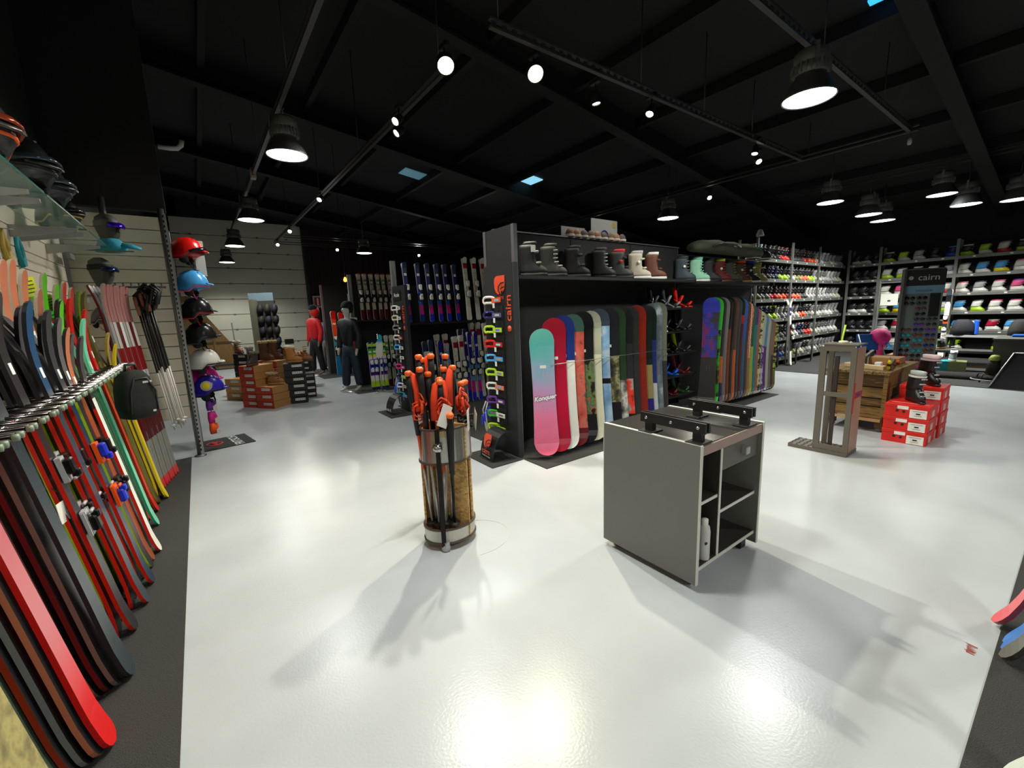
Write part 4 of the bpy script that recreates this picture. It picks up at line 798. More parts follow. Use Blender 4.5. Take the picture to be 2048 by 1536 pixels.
for k, (x, y, z, rz, l) in enumerate(((1.15, 2.3, .93, .3, 'white hang tag at the front left of the poles'), (1.33, 2.33, .87, .9, 'large pale hang tag at the front right of the poles'), (1.4, 2.36, .86, 1.2, 'narrow white hang tag beside the black pole bundle'))):
    t = thing('hang_tag', l, 'tag', (x, y, z), (0, .5 - k * .5, rz)); MB().box((0, 0, 0), (.085, .002, .14), ch=.0008).build('card', PAPER, t); MB().cyl((0, 0, .06), (-.02, .03, .2), .0015, n=4).build('string', BLK, t)
for k in range(3): ski_pole('dark pole with black grip in the right of the bin, %s' % ORD[k], 1.24 + .08 + .02 * k, 2.5 + .03 * k, .09 + .02 * k, -.4, 1.0, 'charcoal', 'black', 'black', 'dark poles at the right of the bin', False)
t = thing('pole_bundle', 'bundle of black pole straps inside the right of bin', 'straps', (1.38, 2.46, .80))
for q in range(6): MB().tube([(.05 * math.cos(u * 1.3 + q), .04 * math.sin(u * 1.1 + q * 2), .02 * math.sin(u * 2 + q) + .012 * q) for u in range(7)], .01, 6).build('strap_loop', BLK, t)
t = thing('pole_display', 'clear plastic holder with dark display pole behind the bin', 'holder', (1.52, 3.0, 0)); MB().box((0, 0, .5), (.02, .02, 1.0)).build('holder_post', BLK, t)
MB().box((-.05, 0, .85), (.12, .01, .4)).build('clear_sleeve', mt((.6, .6, .6), .2, 0, 0, alpha=.35), t); MB().lathe([(.1, 0), (.1, .01), (.01, .015)], 16, caps=True).build('holder_base', BLK, t)

# ================================================================== WORKSHOP CABINET
cb = thing('cabinet_cart', 'grey open workshop cabinet with steel top and black ski vises', 'cabinet', (2.0, 1.13, 0))
GREYL = mt((.45, .445, .42), .5, 0, .03, 4); EDGE = mt((.82, .82, .78), .45, 0, 0); INNER = mt((.2, .19, .17), .6, 0, .05)
MB().box((.012, .325, .435), (.02, .65, .79)).build('side_panel', GREYL, cb)
MB().box((.70, .325, .435), (.02, .65, .79)).build('side_panel', GREYL, cb)
for x in (.012, .70): m = MB(); m.box((x, -.002, .435), (.0215, .004, .79)); m.box((x, .325, .8315), (.0215, .65, .003)); m.box((x, .652, .435), (.0215, .004, .79)); m.build('edge_strip', EDGE, cb)
MB().box((.356, .33, .808), (.664, .62, .03)).build('top_board', mt((.5, .44, .4), .5), cb)
TOPM = noise_mat([(.3, (.35, .34, .32)), (.7, (.46, .45, .43))], 30, .25, (1, 12, 1)); TOPM.node_tree.nodes['Principled BSDF'].inputs['Metallic'].default_value = .8
MB().box((.356, .33, .826), (.664, .635, .005)).build('steel_top', TOPM, cb)
MB().box((.356, .012, .797), (.66, .02, .052)).build('front_rail', mt((.62, .53, .49), .45), cb)
MB().box((.25, .32, .445), (.018, .6, .67)).build('divider', INNER, cb); MB().box((.25, .017, .445), (.019, .004, .68)).build('edge_strip', EDGE, cb)
MB().box((.356, .64, .45), (.66, .012, .69)).build('back_panel', INNER, cb)
MB().box((.356, .32, .112), (.66, .61, .018)).build('bottom_board', INNER, cb); MB().box((.356, .014, .112), (.66, .004, .02)).build('edge_strip', EDGE, cb)
MB().box((.131, .32, .485), (.22, .58, .016)).build('shelf', INNER, cb); MB().box((.131, .027, .485), (.22, .004, .017)).build('edge_strip', EDGE, cb)
MB().box((.475, .32, .375), (.43, .58, .016)).build('shelf', INNER, cb); MB().box((.475, .027, .375), (.43, .004, .017)).build('edge_strip', EDGE, cb)
dr = MB().box((.475, .03, .695), (.42, .018, .14), ch=.002).build('drawer', mt((.36, .35, .32), .5), cb); MB().box((.50, .005, .70), (.045, .035, .045), ch=.004).build('knob', mt('silver', .35, .7), dr)
for x, y in ((.07, .08), (.07, .57), (.64, .08), (.64, .57)): MB().box((x, y, .055), (.06, .06, .1)).build('leg', mt((.12, .12, .12), .5), cb)
for k, x in enumerate((.075, .575)):
    t = thing('ski_vise', ['black ski vise bar at left on the cabinet top', 'black ski vise bar at right on the cabinet top'][k], 'vise', (2.0 + x - .01, 1.12, .829), 0, 'ski vise bars on the cabinet')
    for y in (.06, .36): MB().box((0, y, .004), (.12, .09, .008), ch=.002).build('foot_plate', BLK, t); MB().box((0, y, .05), (.035, .05, .09)).build('upright', BLK, t)
    MB().box((-.02, .21, .085), (.018, .40, .055)).build('jaw_bar', BLKP, t); MB().box((.015, .21, .085), (.018, .40, .055)).build('jaw_bar', BLKP, t)
    for y in (.05, .21, .37): MB().lathe([(.001, -.036), (.008, -.035), (.01, -.029)], 10, 0, (0, y, .085), axis='X').build('bolt', mt('silver', .2, 1), t)
t = thing('spray_bottle', 'white spray can with pink flecks in the lower left compartment', 'bottle', (2.158, 1.178, .122))
MB().lathe([(.001, 0), (.031, 0), (.033, .008), (.033, .17), (.028, .2), (.016, .21)], 16).build('can', noise_mat([(.5, (.8, .8, .78)), (.62, (.8, .78, .76)), (.66, (.8, .55, .55))], 14, .35), t); MB().lathe([(.016, .205), (.02, .21), (.02, .24), (.001, .245)], 14).build('cap', mt('white', .4), t); MB().box((-.02, -.027, .11), (.02, .006, .012)).build('label_mark', BLK, t)
t = thing('glove', 'small bright blue rag on the right shelf inside cabinet', 'rag', (2.30, 1.30, .385)); MB().lathe([(.001, 0), (.03, .005), (.035, .03), (.02, .07), (.001, .09)], 7).build('cloth', mt('blue', .8, 0, .2, 20, .6), t)

# ================================================================== SANITISER STAND, CRATE, RED BOXES
sd = thing('pedal_stand', 'grey steel pedal dispenser stand with checker plate foot', 'stand', (5.03, 1.32, 0))
SG = mt((.39, .37, .33), .5, .2, .05)
MB().box((.13, .26, .02), (.3, .52, .035)).build('base_plate', SG, sd)
m = MB()
for i in range(7):
    for j in range(9): m.box((.0 + i * .043, .06 + j * .055, .040), (.03, .008, .004), rz=(.7 if (i + j) % 2 else -.7))
o = m.build('checker_tread', mt((.2, .2, .19), .5, .5), sd); o['kind'] = 'stuff'
for nm, c, d in (('frame_post', (.0, .02, .56), (.02, .045, 1.06)), ('frame_post', (.0, .27, .56), (.02, .055, 1.06)), ('frame_rail', (.0, .145, 1.08), (.018, .25, .06)), ('frame_rail', (.0, .145, .62), (.018, .25, .045)), ('frame_rail', (.0, .145, .06), (.018, .25, .07)), ('top_plate', (.12, .145, 1.115), (.27, .31, .012)), ('rear_post', (.23, .27, .56), (.02, .045, 1.06))):
    MB().box(c, d).build(nm, SG, sd)
MB().box((.03, .16, .52), (.025, .035, .96)).build('inner_rod', mt((.16, .11, .1), .5), sd)
MB().box((.12, .0, .57), (.235, .012, 1.04)).build('side_panel', mt((.62, .47, .38), .45), sd, 'copper toned side panel')
m = MB(); m.box((.12, -.008, .62), (.24, .003, .06)); m.box((.005, -.006, .6), (.02, .01, .3)); m.build('printed_stripe', mt((.65, .15, .15), .5), sd); text_obj('lettering', 'STOP', .045, mt((.3, .35, .6), .5, 0, 0), sd, FACE_NY(.12, -.011, .62), .001)
MB().lathe([(.04, 0), (.04, .02), (.03, .025)], 14, 0, (.12, .15, 1.12), caps=True).build('dispenser_ring', mt('cream', .5), sd)
MB().cyl((.14, .18, 1.05), (.17, .16, 1.3), .008).build('bottle_pump', mt('lime', .5), sd)
# crate
WOOD = noise_mat([(.3, (.36, .27, .12)), (.5, (.47, .36, .17)), (.7, (.56, .43, .22))], 5, .7, (14, 1, 14), kind='wave'); WOODX = noise_mat([(.3, (.36, .27, .12)), (.5, (.47, .36, .17)), (.7, (.56, .43, .22))], 5, .7, (1, 14, 14), kind='wave')
cr = thing('wooden_workbench', 'rough wooden plank bench box with thick top', 'workbench', (6.22, 1.34, 0))
for k, (z0, z1) in enumerate(((.16, .30), (.305, .40), (.405, .53), (.535, .68))):
    dx = .05 * (k / 3)
    MB().box((.03 - dx * .4 + .02, .27, (z0 + z1) / 2), (.025, .52, z1 - z0 - .006), ch=.003).build('plank', WOOD, cr)
    MB().box((.62, .0 + .01 - dx * .3, (z0 + z1) / 2), (1.15, .025, z1 - z0 - .006), ch=.003).build('plank', WOODX, cr)
    MB().box((.62, .54, (z0 + z1) / 2), (1.15, .025, z1 - z0 - .006), ch=.003).build('plank', WOODX, cr)
MB().box((.62, .275, .42), (1.1, .48, .50)).build('gap_filler', mt((.16, .11, .05), .8), cr)  # dark filler added behind the planks so bright floor doesn't show through
for k in range(4): MB().box((.6, .07 + k * .155 - .03, .705), (1.3, .15, .035), ch=.003).build('top_board', WOODX, cr)
for x, y in ((.08, .04), (.08, .5), (1.1, .04), (1.1, .5)): MB().box((x, y, .11), (.08, .07, .12)).build('leg', WOOD, cr); MB().lathe([(.001, -.015), (.03, -.015), (.03, .015), (.001, .015)], 12, 0, (x, y, .03), axis='X').build('castor_wheel', mt('grey', .5), cr)
MB().box((.01, .53, .42), (.05, .04, .5)).build('corner_post', WOOD, cr); MB().box((.01, .0, .45), (.05, .04, .5)).build('corner_post', WOOD, cr)
MB().box((.03, .27, .14), (.04, .5, .03)).build('bottom_edge', mt((.75, .6, .4), .6), cr)
for (x, y, z, l) in ((6.75, 1.42, .78, 'lower grey steel rail of the vise on the wooden bench'), (6.95, 1.7, .84, 'upper grey steel rail of the vise on the wooden bench')):
    t = thing('vise_rail', l, 'rail', (x, y, .7225), .15); MB().box((0, 0, z - .72), (.9, .03, .03)).build('bar', mt((.3, .3, .28), .4, .5), t)
    for s_ in (-.35, .35): MB().box((s_, 0, (z - .72) / 2), (.04, .04, z - .72)).build('upright', mt((.35, .34, .3), .4, .5), t)
t = thing('wood_block', 'pale light wooden batten lying on the bench', 'batten', (6.42, 1.6, .7225), 1.2); MB().box((0, 0, .025), (.45, .06, .05), ch=.004).build('batten', mt((.88, .78, .6), .6), t)
for (x, y, c, l, r) in ((6.33, 1.36, 'yellow', 'yellow and black screwdriver lying on the bench edge', .5), (6.9, 1.4, 'orange', 'orange and yellow cutter standing at bench end', 1.2)):
    t = thing('screwdriver', l, 'tool', (x, y, .74), (0, -r, .3)); MB().lathe([(.012, 0), (.018, .02), (.014, .05), (.018, .1), (.01, .13)], 10, caps=True).build('handle', mt(c, .4), t); MB().lathe([(.0185, .055), (.0175, .085)], 10).build('grip_band', BLK, t); MB().cyl((0, 0, .13), (0, 0, .17), .005).build('shank', STEEL, t)
t = thing('sponge', 'small red and white block on the bench', 'block', (6.5, 1.45, .7225)); MB().box((0, 0, .02), (.09, .06, .04), ch=.006).build('block_body', mt((.85, .3, .22), .7), t); MB().box((0, .04, .04), (.09, .06, .07), ch=.006).build('block_paper', PAPER, t)
t = thing('carton', 'flat brown carton at the rear of the bench top', 'box', (7.1, 1.55, .7225)); MB().box((0, 0, .04), (.3, .3, .08), ch=.003).build('carton_body', CARD, t); MB().box((0, 0, .081), (.05, .3, .002)).build('tape', mt('tan', .4), t)
# red boot boxes
REDB = mt((.87, .13, .09), .45, 0, .03)
def red_box(label, x, y, z, D=.38, first=[None]):
    if first[0] is not None and first[0][1] == D: return copy_tree(first[0][0], label, (x, y, z), rnd.uniform(-.015, .015))
    t = thing('boot_box', label, 'box', (x, y, z), 0, 'stacked red boot boxes')
    MB().box((D / 2, .18, .0675), (D, .36, .133)).build('box_body', REDB, t); MB().box((D / 2, .18, .12), (D + .006, .366, .036), ch=.002).build('lid', REDB, t)
    m = MB(); m.box((-.002, .085, .05), (.002, .135, .09)); m.build('size_label', PAPER, t); m = MB(); m.box((-.003, .21, .09 + .015), (.002, .09, .035)); m.build('price_label', PAPER, t)
    m = MB(); m.box((-.0036, .085, .052), (.001, .035, .014)); m.box((-.0036, .085, .078), (.001, .1, .003)); m.box((-.0036, .085, .03), (.001, .06, .003)); m.build('label_print', BLK, t)
    m = MB()
    for y in (.2, .255): m.lathe([(.001, -.002), (.014, -.002)], 10, 0, (0, y, .062 if y < .22 else .088 - .02), axis='X')
    m.build('finger_hole', BLK, t); MB().box((.16, -.001, .05), (.1, .002, .07)).build('side_label', mt((.9, .75, .72), .6), t)
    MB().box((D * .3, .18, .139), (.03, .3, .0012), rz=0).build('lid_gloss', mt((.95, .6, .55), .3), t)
    first[0] = (t, D); return t
for k, w_ in enumerate(('bottom', 'middle', 'top')): red_box('%s red boot box of the front stack' % w_, 5.96 + .004 * k, .915, .001 + k * .141)
for k, w_ in enumerate(('bottom', 'second', 'third', 'top')): red_box('%s red boot box of the rear stack' % w_, 6.42 + .003 * k, .90, .001 + k * .141)

def ski_boot_mesh(lod=12):
    """returns list of (name, MB) ; toe to -Y, origin at sole"""
    n = lod
    sole = MB(); sole.loft([oval(0, -.155, .14, .032, n, .5), oval(.012, -.158, .143, .036, n, .5), oval(.022, -.155, .14, .036, n, .6)])
    sh = MB(); sh.loft([oval(.02, -.14, .125, .043, n), oval(.055, -.143, .128, .05, n), oval(.085, -.125, .128, .05, n), oval(.11, -.09, .127, .047, n), oval(.15, -.06, .122, .046, n), oval(.175, -.05, .115, .044, n)])
    cf = MB(); cf.loft([oval(.13, -.062, .128, .052, n), oval(.18, -.066, .122, .053, n), oval(.25, -.085, .108, .056, n), oval(.30, -.10, .1, .058, n), oval(.302, -.088, .09, .05, n), oval(.27, -.08, .085, .046, n)])
    li = MB(); li.loft([oval(.27, -.088, .088, .047, n), oval(.335, -.108, .088, .05, n), oval(.34, -.1, .078, .04, n), oval(.30, -.085, .075, .036, n)])
    bk = MB()
    for z, y, dy in ((.075, -.10, 0), (.115, -.075, 0), (.20, -.065, .0), (.255, -.085, 0)):
        bk.tube([(.035, y + .05, z), (.052, y + .02, z), (.035, y - .012, z + .005), (-.02, y - .022, z + .006)], .0085, 5, 0, False, .7)
    st = MB(); st.loft([oval(.275, -.1, .104, .059, n), oval(.298, -.106, .102, .06, n)], 0, True, False)
    return [('sole', sole), ('shell', sh), ('cuff', cf), ('liner', li), ('buckles', bk), ('power_strap', st)]
def ski_boot(label, loc, rz, cs, group, scale=1., detail=True, lod=12):
    t = thing('ski_boot', label, 'ski boot', loc, rz, group); t.scale = (scale,) * 3
    for (nm, mb), c in zip(ski_boot_mesh(lod), cs): mb.build(nm, mt(c, .35), t)
    return t
ski_boot('black and white ski boot on the front red box stack', (6.18, 1.08, .424), math.radians(-50), ['charcoal', (.12, .14, .14), (.1, .11, .11), (.7, .72, .68), 'silver', 'white'], None, 1.0)
ski_boot('black and pink ski boot on the rear red box stack', (6.58, 1.06, .566), math.radians(-40), ['charcoal', (.07, .05, .05), (.09, .06, .06), (.9, .78, .78), 'silver', (.85, .72, .72)], None, 1.0)

# ================================================================== SUNGLASSES TOWER
tw = thing('sunglasses_tower', 'tall grey sunglasses tower headed with the word cairn', 'display tower', (9.1, 1.90, 0), math.radians(-66))
TWM = Matrix.Translation((9.1, 1.90, 0)) @ Matrix.Rotation(math.radians(-66), 4, 'Z')
MB().box((.0, -.06, 1.0), (.03, .16, 1.96)).build('side_board', mt((.2, .19, .19), .5), tw)
MB().box((.25, .0, 1.0), (.47, .02, 1.96)).build('display_board', mt((.42, .45, .43), .4, .1), tw)
MB().box((.26, -.016, 1.84), (.47, .01, .24)).build('header_board', BLK, tw); text_obj('word', 'cairn', .13, mt((.75, .8, .8), .5, 0, 0), tw, FACE_NY(.3, -.023, 1.84), .001); MB().lathe([(.001, -.023), (.03, -.023)], 14, 0, (.09, 0, 1.84), axis='Y').build('word_dot', mt('silver', .5), tw)
MB().box((.26, -.014, 1.66), (.47, .01, .12)).build('sky_strip', mt((.42, .58, .66), .5), tw); text_obj('small_print', 'SUNGLASSES', .035, BLK, tw, FACE_NY(.26, -.021, 1.64), .001)
MB().box((.22, .0, .02), (.6, .5, .03)).build('base_plate', DARK, tw)
m = MB(); m.box((.40, -.014, 1.42), (.12, .01, .36)); m.build('mirror', mt((.28, .29, .28), .1, .7), tw)
sgc = ['black', 'charcoal', 'brown', 'maroon', 'purple', 'teal', 'magenta', 'navy']
for c_ in range(3):
    for r_ in range(16):
        z = 1.53 - r_ * .082
        if c_ == 2 and r_ < 4: continue
        if c_ == 0 and 1 < r_ < 6: continue
        P_ = TWM @ Vector((.10 + .145 * c_, -.035, z))
        cn = sgc[(r_ * 3 + c_ * 5 + (r_ > 8) * 2) % 8] if r_ > 4 else ['black', 'charcoal', 'brown'][r_ % 3]
        t = thing('sunglasses', '%s sunglasses, row %s from top, %s column of the tower' % (cn, ORD[r_], ('left', 'middle', 'right')[c_]), 'sunglasses', P_, math.radians(-66), 'sunglasses hanging on the tower')
        for s_ in (-1, 1): MB().lathe([(.001, -.004), (.026, -.004), (.028, 0), (.026, .004), (.001, .004)], 10, 0, (s_ * .034, 0, 0), axis='Y').build('lens', mt(cn, .15, .3, 0), t)
        m = MB(); m.box((0, -.002, .012), (.05, .006, .006)); m.box((-.062, .012, .01), (.004, .03, .006)); m.box((.062, .012, .01), (.004, .03, .006)); m.build('bridge', BLK, t)

# ================================================================== BOOT RACKS
SZ = [2.5, 2.06, 1.61, 1.15, .68, .2]
TAGW = mt((.8, .8, .76), .6, 0, 0)
def rack(label, x0, y0, W, D, rz, top=2.92, low=0):
    t = thing('boot_rack', label, 'shelving rack', (x0, y0, 0), rz)
    for z in SZ[:]:
        MB().box((W / 2, D / 2, z - .02), (W - .03, D, .03)).build('shelf', mt((.3, .3, .28), .6), t); MB().box((W / 2, -.008, z - .03), (W - .03, .018, .075)).build('shelf_edge', RACKG, t)
        m = MB()
        for k in range(3): m.box((W * (k + .5) / 3, -.019, z - .03), (.05, .003, .03))
        o = m.build('price_labels', TAGW, t); o['kind'] = 'stuff'
    for x in (.0,): 
        for y in (-.005, D): MB().box((x, y, top / 2), (.06, .035, top)).build('upright', RACKG, t)
    MB().box((W / 2, D + .02, 1.45), (W, .01, 2.6)).build('back_sheet', mt((.04, .04, .04), .8), t)
    return t
lx = [9.9, 11.68, 13.35]; lw = [1.78, 1.67, 1.95]
for k in range(3): rack(['left bay of the boot rack behind the snowboards', 'middle bay of the long boot rack', 'right bay of long boot rack ending at the corner'][k], lx[k], 4.5, lw[k], .38, 0)
ry = [4.42, 3.72, 2.24, .46, -1.3]
for k in range(4): rack(['narrow corner bay of the right hand boot rack', 'first wide bay of the right hand boot rack', 'second wide bay of the right hand boot rack', 'last bay of the right hand boot rack'][k], 15.34, ry[k], ry[k] - ry[k + 1], .38, -PI / 2)
# rack boots: few coloured prototypes (shared meshes), individual copies
meshes = {}
def rack_boot(cs, label, loc, rz, group, sc=.92):
    t = bpy.data.objects.new('ski_boot', None); col.objects.link(t); t['label'] = label; t['category'] = 'ski boot'; t['group'] = group; t.location = loc; t.rotation_euler = (0, 0, rz); t.scale = sc if isinstance(sc, tuple) else (sc,) * 3
    for nm, c in (('shell', cs[0]), ('cuff', cs[1]), ('liner', cs[2]), ('buckles', cs[3])):
        key = (nm, c)
        if key not in meshes:
            d = dict(RB)[nm]; cc_ = PAL[c]; meshes[key] = d.mesh(nm, mt(tuple(v * .82 for v in cc_), .4))
        o = bpy.data.objects.new(nm, meshes[key]); col.objects.link(o); o.parent = t
RB = [(a, b) for a, b in ski_boot_mesh(8)]
RB[1][1].loft([oval(0, -.155, .14, .034, 8, .5), oval(.022, -.155, .14, .036, 8, .6)])   # sole merged into the shell of the far boots
DK = [('orange', 'charcoal', 'black', 'grey'), ('red', 'black', 'maroon', 'silver'), ('grey', 'charcoal', 'white', 'silver'), ('lime', 'charcoal', 'black', 'grey'), ('lime', 'black', 'lime', 'grey'), ('blue', 'slate', 'white', 'silver'), ('slate', 'navy', 'white', 'silver'), ('maroon', 'brown', 'black', 'grey'), ('white', 'teal', 'white', 'silver'), ('charcoal', 'black', 'charcoal', 'grey'), ('black', 'charcoal', 'black', 'silver'), ('white', 'charcoal', 'black', 'silver'), ('olive', 'charcoal', 'black', 'grey')]
SL = [('white', 'silver', 'grey', 'charcoal'), ('silver', 'white', 'charcoal', 'black'), ('grey', 'silver', 'white', 'charcoal'), ('cream', 'silver', 'black', 'charcoal'), ('silver', 'grey', 'charcoal', 'white')]
LT = [('white', 'white', 'pink', 'silver'), ('white', 'silver', 'charcoal', 'silver'), ('lime', 'charcoal', 'white', 'white'), ('white', 'lime', 'black', 'lime'), ('red', 'white', 'grey', 'silver'), ('white', 'pink', 'purple', 'white'), ('blue', 'navy', 'sky', 'silver'), ('white', 'sky', 'grey', 'silver'), ('lime', 'white', 'grey', 'charcoal'), ('white', 'crimson', 'white', 'white'), ('yellow', 'sky', 'grey', 'white'), ('white', 'white', 'grey', 'charcoal')]
rk = random.Random(11)
for si, z in enumerate(SZ):
    for b_ in range(3):
        n = (8, 8, 8)[b_]; grp = 'ski boots on the long boot rack'
        pc = None
        for k in range(n):
            if k % 2 == 0: pc = rk.choice(SL if b_ == 2 else (DK if rk.random() < .85 else SL))
            if si == 5 and b_ == 0 and k in (2, 3, 6): pass
            x = lx[b_] + .13 + k * (lw[b_] - .22) / (n - 1) + (.015 if k % 2 else -.015)
            rack_boot(pc, '%s and %s ski boot, %s from left, shelf %s from top, %s bay' % (pc[0], pc[1], ORD[k], ORD[si], ('left', 'middle', 'right')[b_]), (x, 4.66, z), rk.uniform(-.25, .15), grp)
for si, z in enumerate(SZ):
    for b_ in range(4):
        n = (3, 5, 6, 5)[b_]
        if si == 5 and b_ > 1: n = 3
        for k in range(n):
            if b_ == 0: pc = rk.choice(DK[9:12])
            else: pc = rk.choice(LT)
            if si == 0 and b_ == 1: pc = [LT[2], LT[3], LT[1], DK[9], LT[6]][k]
            wy = ry[b_] - ry[b_ + 1]; y = ry[b_] - .14 - k * (wy - .26) / max(1, n - 1)
            if b_ == 0: y = ry[b_] - .12 - k * .22
            rack_boot(pc, '%s and %s ski boot, %s from left, shelf %s from top, right rack bay %s' % (pc[0], pc[1], ORD[k], ORD[si], ORD[b_]), (15.53, y, z), -.1 + rk.uniform(-.25, .25), 'ski boots on the right hand rack', (1.0, 1.0, .8))
# ladder with sign on right rack
t = thing('step_ladder', 'grey metal ladder with a white notice leaning at the right rack', 'ladder', (14.95, 3.35, 0), -PI / 2)
for x in (-.22, .22): MB().box((x, 0, 1.0), (.04, .03, 2.0)).build('rail', RACKG, t)
for z in (.3, .65, 1.0, 1.35, 1.95): MB().box((0, 0, z), (.42, .05, .03)).build('rung', RACKG, t)
MB().box((0, -.03, 1.5), (.36, .01, .3)).build('notice', mt((.72, .72, .68), .6), t); MB().box((0, -.037, 1.47), (.06, .003, .04)).build('notice_print', BLK, t)
# skis standing before posts
for (x, y, L, l, bands) in ((11.5, 4.3, 1.6, 'white and orange skis standing at the long rack post', [(.2, 'white'), (.5, 'charcoal'), (.6, 'orange'), (.75, 'white'), (.85, 'navy'), (1, 'white')]), (15.0, 2.25, 1.7, 'white skis with orange patch standing at the right rack post', [(.4, 'white'), (.5, 'charcoal'), (.58, 'orange'), (.8, 'white'), (.9, 'black'), (1, 'slate')])):
    ski_pair('skis', l, L, .11, bands, 'silver', 'white', (x, y, .02), (math.radians(-4), 0, 0 if x < 12 else -PI / 2), None, ('white', 'black'))
# shoes, chairs, benches in the fitting area
def chair(label, x, y, rz, c):
    t = thing('folding_chair', label, 'chair', (x, y, 0), rz)
    MB().box((0, 0, .44), (.4, .38, .03), ch=.01).build('seat', mt(c, .6), t); MB().loft([[(-.2, .18 + .04 * f, .6 + f * .3), (.2, .18 + .04 * f, .6 + f * .3), (.2, .2 + .04 * f, .6 + f * .3), (-.2, .2 + .04 * f, .6 + f * .3)] for f in (0, .3, .7, 1)], 0, False).build('backrest', mt(c, .6), t)
    for sx in (-1, 1):
        MB().tube([(sx * .2, -.2, 0), (sx * .2, .0, .42), (sx * .2, .2, .9)], .012, 6).build('leg', mt('silver', .3, .8), t); MB().tube([(sx * .18, .22, 0), (sx * .18, -.1, .44)], .012, 6).build('leg', mt('silver', .3, .8), t)
chair('bright blue chair with pink jacket on it behind the bench', 9.9, 2.32, -.6, (.12, .35, .62))
t = thing('jacket', 'pink jacket draped over the blue chair', 'jacket', (10.25, 2.38, .62), .4)
rings = []
for k in range(8):
    f = k / 7; rings.append([(-.25 + .5 * f, .17 * math.cos(a * PI / 5) * math.sin(PI * (f * .8 + .1)), .14 + .16 * math.sin(a * PI / 5) * math.sin(PI * (f * .8 + .1)) + .1 * math.sin(f * 5)) for a in range(10)])
MB().loft(rings).build('jacket_body', mt((.8, .12, .45), .7, 0, .2, 15, .5), t); MB().tube([(.2, 0, .1), (.33, -.08, 0), (.38, -.1, -.18)], [.07, .06, .05], 8).build('sleeve', mt((.8, .12, .45), .7, 0, .2, 15, .5), t); MB().tube([(-.1, -.1, .1), (.1, -.2, .02), (.25, -.2, -.02)], [.03, .03, .03], 6).build('lining', mt('sky', .7), t)
t = thing('cardboard_box', 'brown cardboard box behind the bench with a dark boot on it', 'box', (10.6, 2.05, 0)); MB().box((0, 0, .25), (.5, .45, .5)).build('carton', CARD, t); MB().box((0, 0, .502), (.5, .06, .003)).build('tape', mt('tan', .4), t)
ski_boot('black ski boot standing on the cardboard box', (10.6, 2.05, .505), -.8, ['black', 'black', 'charcoal', 'charcoal', 'silver', 'black'], None)
def bench(label, x, y, rz, L=1.4, c=(.24, .24, .22), h=.42):
    t = thing('fitting_bench', label, 'bench', (x, y, 0), rz); MB().box((0, 0, h), (L, .42, .06), ch=.01).build('seat', mt(c, .6), t)
    for sx in (-1, 1): MB().box((sx * (L / 2 - .06), 0, h / 2 - .01), (.05, .38, h - .03)).build('leg', mt((.2, .2, .2), .5), t)
    MB().box((0, .0, .12), (L - .1, .36, .03)).build('lower_shelf', mt((.4, .3, .2), .6), t)
bench('low grey bench before the right rack holding shoes', 12.6, 1.6, PI / 2, 1.6); bench('second low bench nearer the counter with pale slippers', 12.85, .35, PI / 2, 1.0, (.6, .48, .3), .3)
t = thing('long_shelf', 'long dark shelf with a pale edge before the right rack', 'shelf', (13.8, .6, 0)); MB().box((0, 0, .66), (.45, 2.9, .04)).build('board', mt((.3, .3, .27), .6), t); MB().box((-.23, 0, .66), (.01, 2.9, .05)).build('edge_strip', mt('silver', .5), t)
for y in (-1.3, 0, 1.3): MB().box((0, y, .32), (.3, .05, .64)).build('leg', DARK, t)
t = thing('shoe_carton', 'turquoise and green shoe carton on the floor by benches', 'box', (11.9, 1.95, 0), .1); MB().box((0, 0, .14), (.35, .6, .28)).build('carton', mt((.1, .6, .65), .5), t); MB().box((0, -.42, .14), (.35, .24, .28)).build('carton_end', mt((.5, .55, .35), .5), t); MB().box((-.177, .1, .16), (.002, .14, .03)).build('handle_hole', BLK, t)
snow_boot('lime and grey shoe on the turquoise carton', (11.9, 2.1, .285), 1.2, 'lime', 'grey', 'grey', None, .17, sole='white'); snow_boot('white and grey shoe lying on the green carton end', (11.9, 1.6, .285), 1.9, 'silver', 'grey', 'white', None, .17, sole='white')
for (x, y, z, c, l) in ((12.6, .95, .455, 'tan', 'tan leather shoe on the low bench'), (12.8, .6, .335, 'cream', 'cream slipper on the second bench'), (12.8, .25, .335, 'gold', 'mustard slipper on the second bench'), (12.6, 1.9, .455, 'charcoal', 'charcoal shoe at the far end of low bench')): snow_boot(l, (x, y, z), 1.4, c, c, 'brown', None, .15, sole='tan')
for (x, y, z, r, c1, c2, l, s_) in ((13.7, 1.75, .68, .3, (.1, .11, .13), 'blue', 'blue rimmed dark sledge standing on the long shelf', .4), (13.7, .9, .68, .5, (.13, .13, .11), 'red', 'dark cushion with a red band on the long shelf', .4)):
    t = thing('pouffe' if s_ else 'bag', l, 'cushion', (x, y, z), r)
    MB().loft([oval(0, -s_ * .5, s_ * .5, .16), oval(.12, -s_ * .55, s_ * .5, .17), oval(.28, -s_ * .35, s_ * .4, .13), oval(.34, -s_ * .2, s_ * .25, .07)]).build('cushion_body', mt(c1, .8, 0, .15, 20, .4), t); MB().box((-.1, -s_ * .45, .17), (.2, .05, .3), ch=.01).build('band', mt(c2, .6), t)
t = thing('fur_rug', 'dark brown fur rug lying by the benches', 'rug', (11.6, 1.5, .01), .1)
MB().loft([oval(0, -.75, .75, .35, 16), oval(.06, -.72, .72, .32, 16), oval(.09, -.5, .5, .2, 16)]).build('fur', mt((.1, .08, .06), .95, 0, .4, 60, 1.), t)
t = thing('boot_tree', 'small dark boot form with lime top on a wire stand', 'boot form', (11.3, 1.0, .01))
